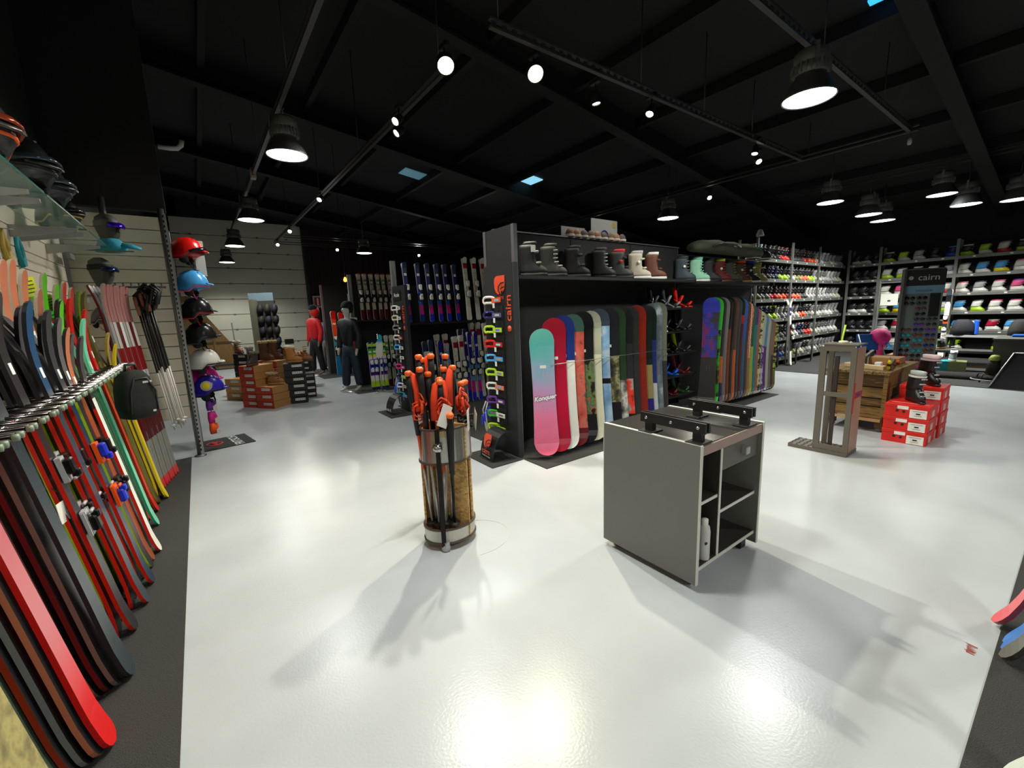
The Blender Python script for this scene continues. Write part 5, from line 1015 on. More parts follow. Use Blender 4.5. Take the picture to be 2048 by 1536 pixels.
MB().loft([oval(.12, -.1, .1, .07), oval(.3, -.08, .08, .06), oval(.4, -.07, .07, .05)]).build('form', mt((.15, .12, .08), .7), t); MB().lathe([(.07, .38), (.075, .42), (.05, .47), (.001, .48)], 10).build('form_top', mt((.6, .65, .3), .6), t)
for a in range(5): MB().tube([(0, 0, .14), (.18 * math.cos(a * 1.26), .18 * math.sin(a * 1.26), .13), (.22 * math.cos(a * 1.26), .22 * math.sin(a * 1.26), .0)], .012, 6).build('leg', BLK, t)
MB().tube([(.22 * math.cos(a * PI / 8), .26 * math.sin(a * PI / 8), .04) for a in range(16)], .01, 6, 0, True).build('ring', mt('silver', .4), t)
t = thing('sales_counter', 'dark olive grey counter at the right edge with socket plate', 'counter', (11.5, .0, 0)); MB().box((.4, .52, .37), (.8, 1.08, .74)).build('counter_body', mt((.27, .28, .24), .6), t); MB().box((.4, .52, .75), (.84, 1.12, .025)).build('counter_top', mt((.32, .32, .28), .5), t); MB().box((-.006, .9, .22), (.012, .12, .09), ch=.003).build('socket_plate', mt('silver', .4), t); MB().lathe([(.001, -.015), (.025, -.015)], 10, 0, (0, .9, .22), axis='X').build('socket_hole', BLK, t)
t = thing('sloped_panel', 'black sloping panel with a silver edge at right', 'panel', (10.55, .3, .01))
MB().add([(0, .65, 0), (0, -.6, 0), (.35, -.6, .55), (.35, .45, .55), (.5, -.6, 0), (.5, .6, 0)], [(0, 1, 2, 3), (1, 4, 2), (0, 3, 5), (2, 4, 5, 3), (0, 5, 4, 1)]).build('panel_face', mt((.07, .08, .07), .5), t); MB().cyl((-.005, .66, 0), (.345, .46, .56), .012).build('edge_rail', mt('silver', .3, .8), t); MB().cyl((.345, .46, .56), (.345, -.6, .56), .012).build('edge_rail', mt('silver', .3, .8), t)
for k, (x, y, c, l) in enumerate(((12.3, .85, 'blue', 'pair of blue folded gloves on the counter'), (12.0, .55, 'white', 'white folded cloth on the counter'))):
    t = thing('folded_gloves', l, 'gloves', (x - .2, y - .1, .765)); MB().box((0, 0, .02), (.2, .3, .04), ch=.012).build('fabric', mt(c, .8), t); MB().box((.05, -.05, .045), (.12, .14, .02), ch=.008).build('fold', mt('sky', .8), t)
# trekking chair-like snowboards/shoes hanging on right: boots display near right edge
t = thing('hanging_jacket', 'dark teal jacket hanging at the far right edge', 'jacket', (13.0, .55, .85), -.8)
MB().loft([oval(0, -.14, .14, .24), oval(.3, -.13, .13, .22), oval(.6, -.13, .13, .24), oval(.72, -.08, .08, .1)]).build('jacket_body', mt((.08, .18, .2), .7, 0, .15, 20, .3), t)
for sx in (-1, 1): MB().tube([(sx * .22, 0, .6), (sx * .3, -.02, .3), (sx * .28, -.05, 0)], [.08, .07, .06], 8).build('sleeve', mt((.45, .5, .5), .7), t)
MB().cyl((0, 0, .72), (0, 0, .8), .01).build('hanger', CHROME, t); 
MB().cyl((0, 0, -.85), (0, 0, .7), .015).build('stand_pole', DARK, t)
# sledge-like blue things on floor by left rack
for (x, y, c, l) in ((11.8, 4.25, 'blue', 'blue and black child carrier standing before the long rack'), (12.6, 4.2, 'royal', 'bright blue plastic seat before the long rack'), (10.9, 4.3, 'royal', 'pair of blue shoes by the left rack bay')):
    t = thing('snow_shoes', l, 'snowshoes', (x, y, .012), .3)
    for s_ in (-.09, .09):
        rr = [(s_ + .075 * math.cos(a * PI / 8), .05, .27 + .24 * math.sin(a * PI / 8)) for a in range(16)]
        MB().tube(rr, .012, 6, 0, True).build('rim', BLK, t); MB().add([(p[0], .05, p[2]) for p in rr] + [(p[0], .062, p[2]) for p in rr], [tuple(range(16)), tuple(range(31, 15, -1))]).build('deck', mt(c, .5), t)
t = thing('gaiter_pair', 'lime and orange gaiters lying at the rack foot', 'gaiters', (9.9, 4.1, .01), .4); MB().tube([(0, 0, .02), (.02, .1, .2), (.1, .12, .32)], .03, 8).build('grip', mt('lime', .5), t); MB().tube([(.2, .05, .02), (.2, .12, .2)], .045, 8).build('grip', mt('orange', .5), t)
# top-left of rack: white cap on post
t = thing('cap_stack', 'white cap perched on the rack post top', 'hat', (9.93, 4.48, 2.94)); MB().lathe([(.07, 0), (.075, .04), (.045, .13), (.03, .14), (.001, .145)], 12).build('crown', mt('silver', .6), t); MB().box((-.06, -.05, .01), (.1, .1, .012), ch=.003).build('brim', mt('silver', .6), t)
for k, (dx, c, l) in enumerate(((-.75, 'charcoal', 'left dark helmet on top of right unit end'), (-.35, 'charcoal', 'right dark helmet with white rim on top of unit end'))):
    t = thing('helmet', l, 'helmet', (8.85 + dx, 3.75, 2.315)); MB().lathe([(.11, 0), (.125, .05), (.115, .1), (.07, .15), (.001, .165)], 14).build('shell', mt(c, .4), t); MB().lathe([(.126, .0), (.128, .02), (.115, .025)], 14).build('rim', mt('white', .4), t)

# ================================================================== SHOE BOX ISLAND
def shoe_box(label, x, y, z, rz, cbody, cend, group, D=.34, W=.26, H=.125):
    t = thing('shoe_box', label, 'box', (x, y, z), rz, group)
    MB().box((0, D / 2, H * .45), (W, D, H * .9 - .002)).build('box_body', mt(cbody, .7), t); MB().box((0, D / 2, H * .8), (W + .006, D + .006, H * .34)).build('lid', mt(cbody, .7), t)
    ef = MB().box((0, -.001 - .003, H / 2), (W + .004, .002, H - .01)).build('end_face', mt(cend, .6), t)
    MB().box((.045, -.006, H * .62), (W * .5, .002, .04)).build('label_sticker', PAPER, ef)
    m = MB()
    for q in range(5): m.box((.045 - W * .2 + q * W * .1, -.0075, H * .62), (W * .06, .001, .012))
    m.build('label_print', BLK, ef); return t
def stack(px, py, rz, n, cb_, ce, who, grp, H=.125, z0=0., D=.34, W=.26):
    for k in range(n): shoe_box('%s, %s from the floor' % (who, ORD[k]), px + rnd.uniform(-.004, .004), py, z0 + k * (H + .001), rz + rnd.uniform(-.03, .03), cb_, ce, grp, D, W, H)
TANB = (.72, .52, .3); ORB = (.72, .22, .1)
ra = math.radians(-52)
stack(.80, 8.55, ra, 3, TANB, ORB, 'orange ended tan shoe box in the short front stack', 'short front stack of orange ended boxes', .13, 0, .42, .36)
stack(.60, 8.86, ra, 6, TANB, ORB, 'orange ended tan shoe box in the tall front stack', 'tall front stack of orange ended boxes', .125, 0, .42, .34)
stack(1.33, 8.62, math.radians(-10), 6, (.13, .13, .11), (.12, .12, .12), 'black shoe box in the tall front stack', 'tall front stack of black boxes', .124, 0, .4, .34)
stack(1.62, 9.1, math.radians(-10), 4, (.16, .13, .14), (.15, .12, .13), 'dark shoe box in the right rear stack', 'right rear stack of dark boxes', .12)
stack(.62, 10.3, ra, 7, (.12, .12, .11), (.1, .1, .1), 'black shoe box with white label in the rear left stack', 'rear left stack of black boxes', .125, 0, .4, .36)
stack(.42, 10.0, ra, 3, TANB, TANB, 'plain tan shoe box low at the rear left', 'plain tan boxes low at rear left', .14, 0, .4, .4)
stack(1.0, 9.6, ra, 6, TANB, ORB, 'orange ended shoe box in the middle rear stack', 'middle rear stack of boxes', .125, 0, .42, .5)
stack(1.75, 10.4, math.radians(-10), 6, (.1, .1, .1), (.09, .09, .09), 'black shoe box in the far right stack', 'far right stack of black boxes', .125, 0, .4, .4)
zq = .755
snow_boot('dark brown fur winter boot on the tall orange stack', (.72, 8.86, .76), math.radians(-40), (.3, .26, .22), 'brown', 'brown', None, .22, fur=(.45, .42, .36), sole='brown')
snow_boot('tan ankle boot with fur cuff on the short front stack', (1.0, 8.7, .395), math.radians(60), (.62, .42, .22), 'tan', 'brown', None, .2, fur=(.7, .58, .42), sole='tan')
snow_boot('tan winter boot with pale cuff on the black stack', (1.35, 8.78, .755), math.radians(62), (.75, .5, .24), 'cream', 'tan', None, .27, sole='tan', laces=False)
snow_boot('pair boot, pale brown low shoe at right on the black stack', (1.55, 8.85, .755), math.radians(55), (.6, .42, .25), 'tan', 'brown', None, .13, sole='brown')
snow_boot('tall brown boot with blond fur top behind the front stack', (1.02, 9.75, .76), math.radians(50), (.4, .26, .16), 'brown', 'brown', None, .36, fur=(.75, .66, .45), sole='brown')
snow_boot('second brown boot with blond fur top behind the front stack', (1.2, 9.85, .76), math.radians(50), (.42, .27, .16), 'brown', 'brown', None, .36, fur=(.75, .66, .45), sole='brown')
snow_boot('grey white fur boot on the rear left boxes', (.78, 9.9, .76), math.radians(20), (.55, .52, .48), 'silver', 'grey', None, .26, fur=(.7, .68, .62), sole='grey')
snow_boot('white and tan boot on top of the rear left black stack', (.62, 10.5, .885), math.radians(20), (.55, .36, .2), 'white', 'white', None, .24, fur=(.85, .82, .74), sole='brown')
snow_boot('small tan boot with cream lining between the stacks', (1.45, 9.8, .76), math.radians(60), (.6, .42, .2), 'cream', 'tan', None, .22, sole='tan') ; 
t = thing('box_support', 'dark box carrying the small tan boot', 'box', (1.45, 9.8, 0)); MB().box((0, 0, .375), (.4, .4, .755)).build('crate_body', mt((.1, .08, .07), .7), t); MB().box((0, -.2, .5), (.3, .006, .1)).build('crate_label', mt('rust', .7), t)
# footwear tower
t = thing('accessory_tower', 'pale display tower hung with dark slippers behind shoe boxes', 'display tower', (1.13, 11.2, 0), math.radians(-35))
MB().box((0, 0, 1.0), (.06, .5, 2.0)).build('tower_core', mt((.5, .48, .4), .6), t); MB().box((.2, -.0, 1.1), (.4, .06, 1.75)).build('tower_board', mt((.3, .28, .25), .6), t); MB().box((.12, 0, 2.05), (.55, .05, .2)).build('tower_header', mt((.5, .58, .62), .4), t)
for r_ in range(5):
    for c_ in range(3):
        q = thing('slipper', 'dark slipper hanging on the tower, row %s, place %s' % (ORD[r_], ORD[c_]), 'slipper', (1.13 + .06 + c_ * .13, 11.2 - .08 - c_ * .09, 1.78 - r_ * .24), (1.2, 0, math.radians(-35)), 'dark slippers hanging on the tower')
        MB().loft([oval(0, -.12, .12, .06, 10), oval(.04, -.12, .12, .065, 10), oval(.09, -.06, .09, .055, 10)]).build('slipper_body', mt([(.1, .09, .09), (.16, .13, .11), (.12, .12, .17)][(r_ + c_) % 3], .7), q); MB().lathe([(.03, .05), (.04, .062), (.03, .07)], 8, 0, (0, .03, 0)).build('fur_trim', mt((.4, .37, .32), .9), q)
# plywood A-board by garage door
t = thing('plywood_board', 'plywood A shaped panel leaning before the garage door', 'board', (.05, 17.5, 0), math.radians(-8))
MB().prism([(-.5, 0), (1.0, 0), (1.0, .5), (.5, 1.3), (.25, 1.7), (-.1, 2.4), (-.5, 2.4)], 0, .03).build('sheet', noise_mat([(.3, (.5, .38, .22)), (.7, (.62, .48, .28))], 4, .6, (8, 1, 1)), t); 
for x in (-.2, .35): MB().box((x, -.02, .6), (.06, .03, 1.2)).build('strut', mt((.55, .42, .24), .6), t)
MB().box((.2, -.02, .85), (1.3, .03, .06)).build('strut', mt((.35, .28, .18), .6), t)
t = thing('dolly', 'low dark trolley on wheels in front of the plywood', 'trolley', (.6, 16.9, 0)); MB().box((0, 0, .15), (.9, .5, .06)).build('deck', DARK, t); MB().cyl((.35, 0, .15), (.32, 0, 1.5), .02).build('handle', mt('grey', .4), t)
for sx in (-.35, .35): MB().lathe([(.001, -.02), (.06, -.02), (.06, .02), (.001, .02)], 12, 0, (sx, -.2, .06), axis='Y').build('wheel', BLK, t)
t = thing('skates_row', 'low row of dark shoes along the garage door', 'shoes', (2.6, 19.0, 0)); 
for k in range(5): MB().loft([oval(0, -.14, .12, .05, 8), oval(.1, -.1, .12, .05, 8), oval(.25, .0, .12, .05, 8)]).build('shoe', BLK, t).location = (k * .2, 0, 0)
t = thing('exit_notice', 'small red and white notice on the far dark wall', 'sign', (4.35, 20.1, 2.25)); MB().box((0, 0, 0), (.42, .02, .5)).build('sign_sheet', mt((.75, .7, .65), .6), t); MB().box((0, -.012, 0), (.3, .004, .38)).build('sign_print', mt((.65, .15, .12), .5), t); MB().box((-.02, -.016, 0), (.06, .003, .3)).build('sign_arrow', PAPER, t)

# ================================================================== LEFT: slatwall, end panel, helmets, ski hooks
SLAT = mt((.84, .81, .73), .6, 0, .04, 3)
sw = thing('slatwall_end_panel', 'pale slatted end panel standing across the left wall', 'slatwall', (-.98, 6.08, 0))
sm_ = MB().box((.41, 0, 0), (.76, .02, .131), ch=.003).mesh('slat', SLAT)
for k in range(16): o = bpy.data.objects.new('slat', sm_); col.objects.link(o); o.parent = sw; o.location = (0, 0, .535 + k * .138)
MB().box((.41, .02, 1.57), (.76, .015, 2.2)).build('backing', mt((.3, .29, .26), .6), sw)
MB().cyl((.815, -.005, .0), (.815, -.005, 2.76), .03, n=14).build('round_post', mt('grey', .3, .9), sw); MB().box((.83, -.03, 1.36), (.05, .006, 2.7)).build('slotted_strip', mt('silver', .35, .8), sw)
m = MB()
for k in range(52): m.box((.83, -.034, .08 + k * .051), (.012, .003, .026))
o = m.build('slots', BLK, sw); o['kind'] = 'stuff'
MB().lathe([(.06, 0), (.06, .01), (.035, .02)], 14, 0, (.815, -.005, 0), caps=True).build('post_foot', mt('grey', .4, .7), sw); MB().cyl((.36, -.03, 0), (.36, -.03, .47), .02).build('rear_foot', mt('grey', .4, .7), sw); MB().cyl((.36, -.05, 2.3), (.36, -.05, 2.82), .028).build('short_post', mt('grey', .3, .9), sw)
sl = thing('ski_slatwall', 'pale slatted wall carrying the ski hooks on the left', 'slatwall', (-.975, -1.5, 0))
sm2 = MB().box((0, 3.74, 0), (.02, 7.5, .131), ch=.003).mesh('slat', SLAT)
for k in range(18): o = bpy.data.objects.new('slat', sm2); col.objects.link(o); o.parent = sl; o.location = (.0, 0, .535 + k * .138)
MB().box((-.016, 3.74, 1.7), (.012, 7.5, 2.5)).build('backing', mt((.3, .29, .26), .6), sl)
for y in (3.0, 4.3, 5.4): MB().box((.015, y, 1.7), (.02, .05, 2.4)).build('slotted_strip', mt('silver', .35, .8), sl)
# chrome hook pairs
first = None
for k in range(23):
    y = 1.84 + k * .142 - .14 * 0; l = 'chrome ski hook arm, %s from the camera along the left wall' % ORD[k]
    if first is None:
        first = thing('ski_hook', l, 'hook', (-.97, y, 1.215), 0, 'chrome ski hooks on left wall')
        for dy in (-.022, .022):
            MB().cyl((0, dy, 0), (.46, dy, .0), .0095, n=10).build('rod', mt((.42, .39, .37), .14, 1, 0), first)
            MB().cyl((.46, dy, 0), (.475, dy, 0), .0115, n=10).build('end_cap', mt((.5, .56, .48), .4), first)
        MB().box((.0, 0, 0), (.02, .1, .06)).build('hook_plate', CHROME, first); MB().cyl((.40, -.022, .008), (.40, .022, .008), .008, n=8).build('cross_pin', CHROME, first)
    else: copy_tree(first, l, (-.97, y, 1.215), 0)
# skis on the left wall
SKN = set()
def lski(lab, y, L, W, bands, edge, x0=-.47, lean=15.5, bind=None, pair=True, tipc=.1, base='black', gap=.03, tw_=0, z=.012, stick=True, grp=None, nm='ski'):
    """ski leaning against left wall, top face towards aisle"""
    lean *= .56; x0 = x0 * 1.0 + (.02 if pair else .0)
    if lab in SKN: L *= .93
    t = thing('skis' if pair else 'ski', lab, 'skis', (x0, y, z), (math.radians(-lean), math.radians(tw_), math.radians(90)), grp)
    sk0 = plank_obj('ski', plank(L, W, .016, bands, edge, base, .2, tipc * .62, .018, .78), t)
    if pair:
        mb = plank(L, W, .016, bands, edge, base, .2, tipc * .62, .018, .78); mb.v = [(-x_, -y_ + gap, z_) for x_, y_, z_ in mb.v]; plank_obj('ski', mb, t)
    if bind: binding_parts(sk0, L, W * .72, *bind, y=-.012, heel=.36, toe=.52)
    if stick: sticker(sk0, 0, -.011, L * .80, .035, .05)
    return t
CAMOY = noise_mat([(.3, (.45, .42, .25)), (.5, (.68, .62, .38)), (.7, (.35, .33, .2))], 14, .5)
PINKR = ramp_mat([(0, (.88, .1, .1)), (.12, (.88, .1, .12)), (.3, (.8, .42, .45)), (1, (.7, .35, .38))], 'Z', 0, 1.8, .05)
# nearest: dark green lettered board, camouflage board
t = snowboard('dark green board with white letters at bottom left corner', 1.55, .26, [(1, (.07, .12, .09))], 'forest', 'black', (-.47, 1.2, .01), math.radians(84), math.radians(8), 'boards at the bottom left corner', None)
text_obj('letters', 'GARA', .11, mt((.5, .5, .48), .5, 0, 0), t, TR(0, -.009, .32, PI / 2, math.radians(90)), .001)
snowboard('olive camouflage board leaning at bottom left', 1.6, .27, [(1, CAMOY)], 'olive', 'black', (-.485, 1.52, .01), math.radians(86), math.radians(8), 'boards at the bottom left corner', None)
lk = [('white and green edged ski, outermost layer below the pink one', (.45, .5, .4), 'silver'), ('green grey ski in the pink stack', (.35, .4, .33), 'mint'), ('dark ski with copper edge in the pink stack', 'charcoal', 'rust'), ('black ski with grey edge in the pink stack', 'black', 'grey'), ('charcoal ski with dark edge directly behind the pink ski', 'charcoal', 'copper')]
for k, (l, c, e) in enumerate(lk): lski(l, 1.90 - k * .0 + .02 * k, 1.78, .12, [(1, c)], e, -.60 + k * .026, 15.5, None, False, .1, 'charcoal', grp='layered skis behind the pink one', stick=False)
lski('pink ski fading to red at its tail, front of nearest stack', 2.0, 1.82, .12, [(1, PINKR)], 'red', -.47, 15.5, None, False, .1, 'white', stick=False)
lski('bright red ski between the pink and the slate stacks', 2.2, 1.8, .11, [(1, (.9, .05, .1))], 'red', -.56, 15, None, False, .1, 'red', stick=False)
for k in range(4): lski('dark red edged black ski, layer %s behind the slate one' % ORD[k], 2.30 + k * .016, 1.8, .12, [(1, 'black')], [(.3, .08, .1), (.4, .36, .33), (.3, .1, .1), (.45, .4, .36)][k], -.57 + k * .028, 15.5, None, False, .1, 'black', stick=False, grp='layered black skis behind the slate one')
lski('plain dark slate ski in front of the black layered stack', 2.38, 1.82, .13, [(1, (.2, .24, .26))], 'charcoal', -.45, 15.5, None, False, .1, 'charcoal', stick=False)
RD = (.85, .14, .08); LM = (.68, .85, .15)
def ptip(base_, tipc_): return [(.72, base_), (.74, base_), (1, tipc_)]
SK = [ # y, L, x0, body, tip, edge, bind, label
  (2.74, 1.86, -.49, 'charcoal', 'charcoal', RD, ('black', 'silver'), 'charcoal skis with red edges and grey tips, nearest bound pair', 15.5),
  (2.90, 1.84, -.55, (.3, .12, .1), (.25, .24, .24), LM, ('black', 'silver'), 'brown skis with lime edges beside the charcoal pair', 14),
  (2.98, 1.80, -.46, 'slate', (.12, .28, .42), RD, None, 'slate blue skis with blue tip and red edges', 15.5),
  (3.08, 1.78, -.52, 'black', (.3, .3, .32), LM, ('black', 'silver'), 'black skis with lime edges and grey tips', 15),
  (3.20, 1.76, -.45, (.12, .2, .28), (.22, .22, .24), RD, ('royal', 'orange'), 'dark blue skis with red edge and blue orange bindings', 15.5),
  (3.30, 1.74, -.50, 'black', (.32, .32, .32), LM, ('black', 'silver'), 'second black pair with lime edges', 15),
  (3.42, 1.72, -.47, 'charcoal', (.4, .38, .38), LM, ('black', 'black'), 'charcoal skis with lime edges and dark blue bindings', 15),
  (3.52, 1.66, -.47, (.55, .3, .18), 'copper', (.95, .4, .15), None, 'copper skis with orange strip', 15),
  (3.64, 1.6, -.44, 'white', (.25, .25, .25), RD, None, 'white skis with red edge and dark tips', 15.5),
  (3.75, 1.62, -.50, 'charcoal', (.3, .3, .3), 'orange', None, 'grey skis with thin orange line beside the white ones', 15),
  (3.88, 1.84, -.52, (.15, .5, .1), (.35, .75, .1), (.3, .7, .1), None, 'bright green skis with lime tips', 14.5),
  (4.02, 1.86, -.55, (.1, .45, .1), (.35, .8, .1), (.15, .5, .1), None, 'green skis behind the bright green ones', 14.5),
  (4.14, 1.72, -.48, 'mint', 'mint', (.2, .6, .45), None, 'pale mint skis with curled tips', 15),
  (4.30, 1.88, -.54, 'red', 'red', 'red', None, 'plain bright red skis with green sticker', 14.5),
  (4.46, 1.8, -.5, 'red', 'red', 'rust', None, 'second red skis standing forward', 15),
  (4.58, 1.95, -.52, (.4, .38, .2), (.45, .5, .15), 'olive', None, 'olive skis under clear wrap, first of the olive group', 14.5),
  (4.66, 1.95, -.5, (.3, .25, .22), (.4, .38, .2), 'olive', None, 'brown olive wrapped skis', 14.5),
  (4.76, 1.5, -.45, 'yellow', 'yellow', 'yellow', None, 'bright yellow skis standing right of the bag', 14.5),
  (4.84, 1.6, -.48, 'gold', 'gold', 'yellow', None, 'dull gold skis beside the yellow ones', 14.5)]
SKN.update(q[7] for q in SK)
for (y, L, x0, body, tip, e, bd, lab, ln) in SK: lski(lab, y, L, .105, ptip(body, tip), [(.7, e), (1, 'charcoal' if tip not in ('mint', 'red', 'yellow', 'gold') and e not in ('olive',) else tip)], x0, ln, bd, True, .11, 'charcoal' if body != 'mint' else 'mint')
# second layer of tall tips (pairs with exposed copper bases)
for k, (y, L, c, l) in enumerate(((3.1, 1.85, 'black', 'tall black skis behind the front row'), (3.4, 1.9, (.75, .45, .33), 'copper based skis with pale rim, left of three'), (3.56, 1.92, (.78, .46, .33), 'copper based skis with pale rim, middle of three'), (3.72, 1.88, (.78, .46, .33), 'copper based skis with pale rim, right of three'), (3.9, 1.78, (.7, .45, .35), 'shorter copper based skis behind blue tips'), (4.15, 1.9, (.35, .75, .1), 'lime based skis at the back'), (4.4, 1.85, (.4, .8, .15), 'second lime based skis at the back'), (4.65, 1.88, (.85, .2, .15), 'tall red tipped skis at the back'), (4.85, 1.85, (.75, .2, .15), 'dark red tipped skis at the back'))):
    lski(l, y, L, .115, [(1, c)], (.85, .8, .7) if k else 'charcoal', -.66, 10.5, None, True, .1, c, .05)
# price cards on the tips
for (y, z, x, c, l, sx, sz) in ((3.2, 1.66, -.84, (1, .35, .05), 'round orange price card on blue ski tip', .09, .09), (4.2, 1.82, -.86, (.95, .95, .05), 'yellow price card above the lime tips', .12, .12), (4.42, 1.72, -.82, (.95, .95, .05), 'smaller yellow price card beside the first', .08, .1), (4.3, 1.60, -.8, (.1, .9, .15), 'green price card on the lime skis', .08, .12), (4.72, 1.62, -.82, (.1, .9, .15), 'green price card on the red skis', .06, .12), (3.95, 2.06, -.93, (.1, .9, .15), 'green price card high on the slatted wall', .07, .13), (3.65, 1.45, -.78, (.2, .6, .85), 'sky blue price card on the charcoal tips', .07, .11)):
    t = thing('price_card', l, 'price card', (x, y, z), (0, -.2, math.radians(90 - 18)))
    if 'round' in l: MB().lathe([(.001, 0), (sx / 2, 0), (sx / 2, .003), (.001, .003)], 10, 0, axis='Y').build('card', mt(c, .6, 0, 0), t)
    else: MB().box((0, 0, 0), (sx, .003, sz)).build('card', mt(c, .6, 0, 0), t)
    m = MB()
    for q in range(4): m.box((0, -.003, sz * (.3 - q * .2)), (sx * .6, .001, .006))
    m.build('card_print', BLK, t)
# nordic skis
for k in range(8):
    c = [(.6, .6, .56), (.75, .73, .7), (.35, .12, .12), (.85, .85, .82)][k % 4]
    t = thing('nordic_skis', 'narrow red and grey nordic skis, %s from left beside the slat panel' % ORD[k], 'skis', (-.47 + .014 * k, 5.02 + k * .07, .012), (math.radians(-5.5), 0, math.radians(70)), 'narrow nordic skis by the slat panel')
    plank_obj('ski', plank(1.9, .044, .018, [(.05, 'red'), (.27, (.5, .5, .46)), (.36, (.3, .08, .09)), (.44, (.45, .42, .38)), (.56, (.35, .08, .1)), (.6, 'silver'), (.72, (.5, .1, .1)), (.84, c), (1, (.62, .42, .4))], [(.3, 'silver'), (1, (.6, .12, .1))] if k % 2 else [(.55, (.5, .08, .08)), (1, 'silver')], 'silver', .14, .04, .01, .9), t)
    mb = plank(1.9, .044, .018, [(.05, 'red'), (.4, (.4, .38, .35)), (.7, (.4, .1, .1)), (1, (.6, .4, .38))], [(.5, 'grey'), (1, 'maroon')], 'grey', .14, .04, .01, .9); mb.v = [(-x_, -y_ + .03, z_) for x_, y_, z_ in mb.v]; plank_obj('ski', mb, t)
# white-label hang tag on front ski
t = thing('hang_tag', 'white price tag card on the nearest bound skis', 'tag', (-.60, 2.70, .72), (0, -.1, math.radians(70))); MB().box((0, 0, 0), (.075, .003, .10), ch=.001).build('card', PAPER, t); MB().tube([(0, 0, .05), (.01, .01, .09), (.0, .02, .12)], .002, 4).build('string', BLK, t)
# ski poles hanging beside the end panel
for k in range(8):
    t = thing('ski_pole', 'black gripped ski pole hanging by the slat panel, %s from left' % ORD[k], 'ski pole', (-.30 + .01 * k, 5.72 + .02 * (k % 3), .42), (0, math.radians(-5.5), 0), 'ski poles hanging by the slat panel')
    t.location = (-.33 + .014 * k, 5.6 + .05 * (k % 3), .44 + .02 * (k % 4))
    MB().cyl((0, 0, .04), (0, 0, .62), .006, .008, n=8).build('lower_shaft', mt('white', .4), t); MB().cyl((0, 0, .62), (0, 0, 1.2), .009, n=8).build('upper_shaft', mt((.1, .06, .06), .4), t)
    MB().lathe([(.001, 0), (.005, .04)], 6).build('tip', STEEL, t); MB().lathe([(.01, .05), (.028, .055), (.01, .07)], 8).build('basket', mt('white', .5), t)
    MB().tube([(0, 0, 1.2), (0, 0, 1.3), (0, 0, 1.38)], [.014, .017, .016], 8).build('grip', mt((.55, .36, .25), .7) if k % 3 == 0 else BLK, t)
    MB().tube([(0, 0, 1.38), (.06, -.02, 1.44), (.11, -.03, 1.38), (.06, -.02, 1.25), (.02, 0, 1.3)], .026, 6, 0, False, .5).build('strap', BLK, t)
t = thing('hook_bar', 'grey notched hanger bar holding the black pole grips', 'hanger', (-.62, 5.75, 1.92)); MB().box((.2, 0, 0), (.42, .03, .02)).build('bar', mt('grey', .4, .7), t)
for k in range(7): MB().box((.03 + k * .058, -.05, .015), (.014, .12, .03)).build('prong', mt('grey', .4, .7), t)
# black backpack
t = thing('backpack', 'black ski boot backpack hanging from the hooks', 'bag', (-.44, 4.18, .86), math.radians(35))
rings = []
for z, w_, d in ((0, .07, .07), (.012, .098, .09), (.1, .112, .10), (.22, .108, .095), (.30, .092, .085), (.35, .06, .06), (.362, .02, .02)):
    rings.append([(w_ * math.copysign(abs(math.cos(a * PI / 8)) ** .5, math.cos(a * PI / 8)), d * math.copysign(abs(math.sin(a * PI / 8)) ** .6, math.sin(a * PI / 8)), z) for a in range(16)])
MB().loft(rings).build('bag_body', mt((.07, .08, .06), .85, 0, .15, 20, .4), t)
MB().tube([(-.088, -.085, .05), (-.08, -.1, .2), (-.04, -.09, .30), (.04, -.09, .30), (.08, -.1, .2), (.088, -.085, .05)], .006, 6).build('zip', mt((.14, .14, .13), .4), t)
MB().box((0.04, -.09, .27), (.06, .004, .014)).build('brand_patch', mt('silver', .5), t); MB().box((.05, -.103, .05), (.02, .004, .014)).build('small_patch', mt('silver', .5), t)
MB().tube([(-.04, 0, .34), (-.03, 0, .40), (.03, 0, .40), (.04, 0, .34)], .01, 6).build('carry_loop', BLK, t)
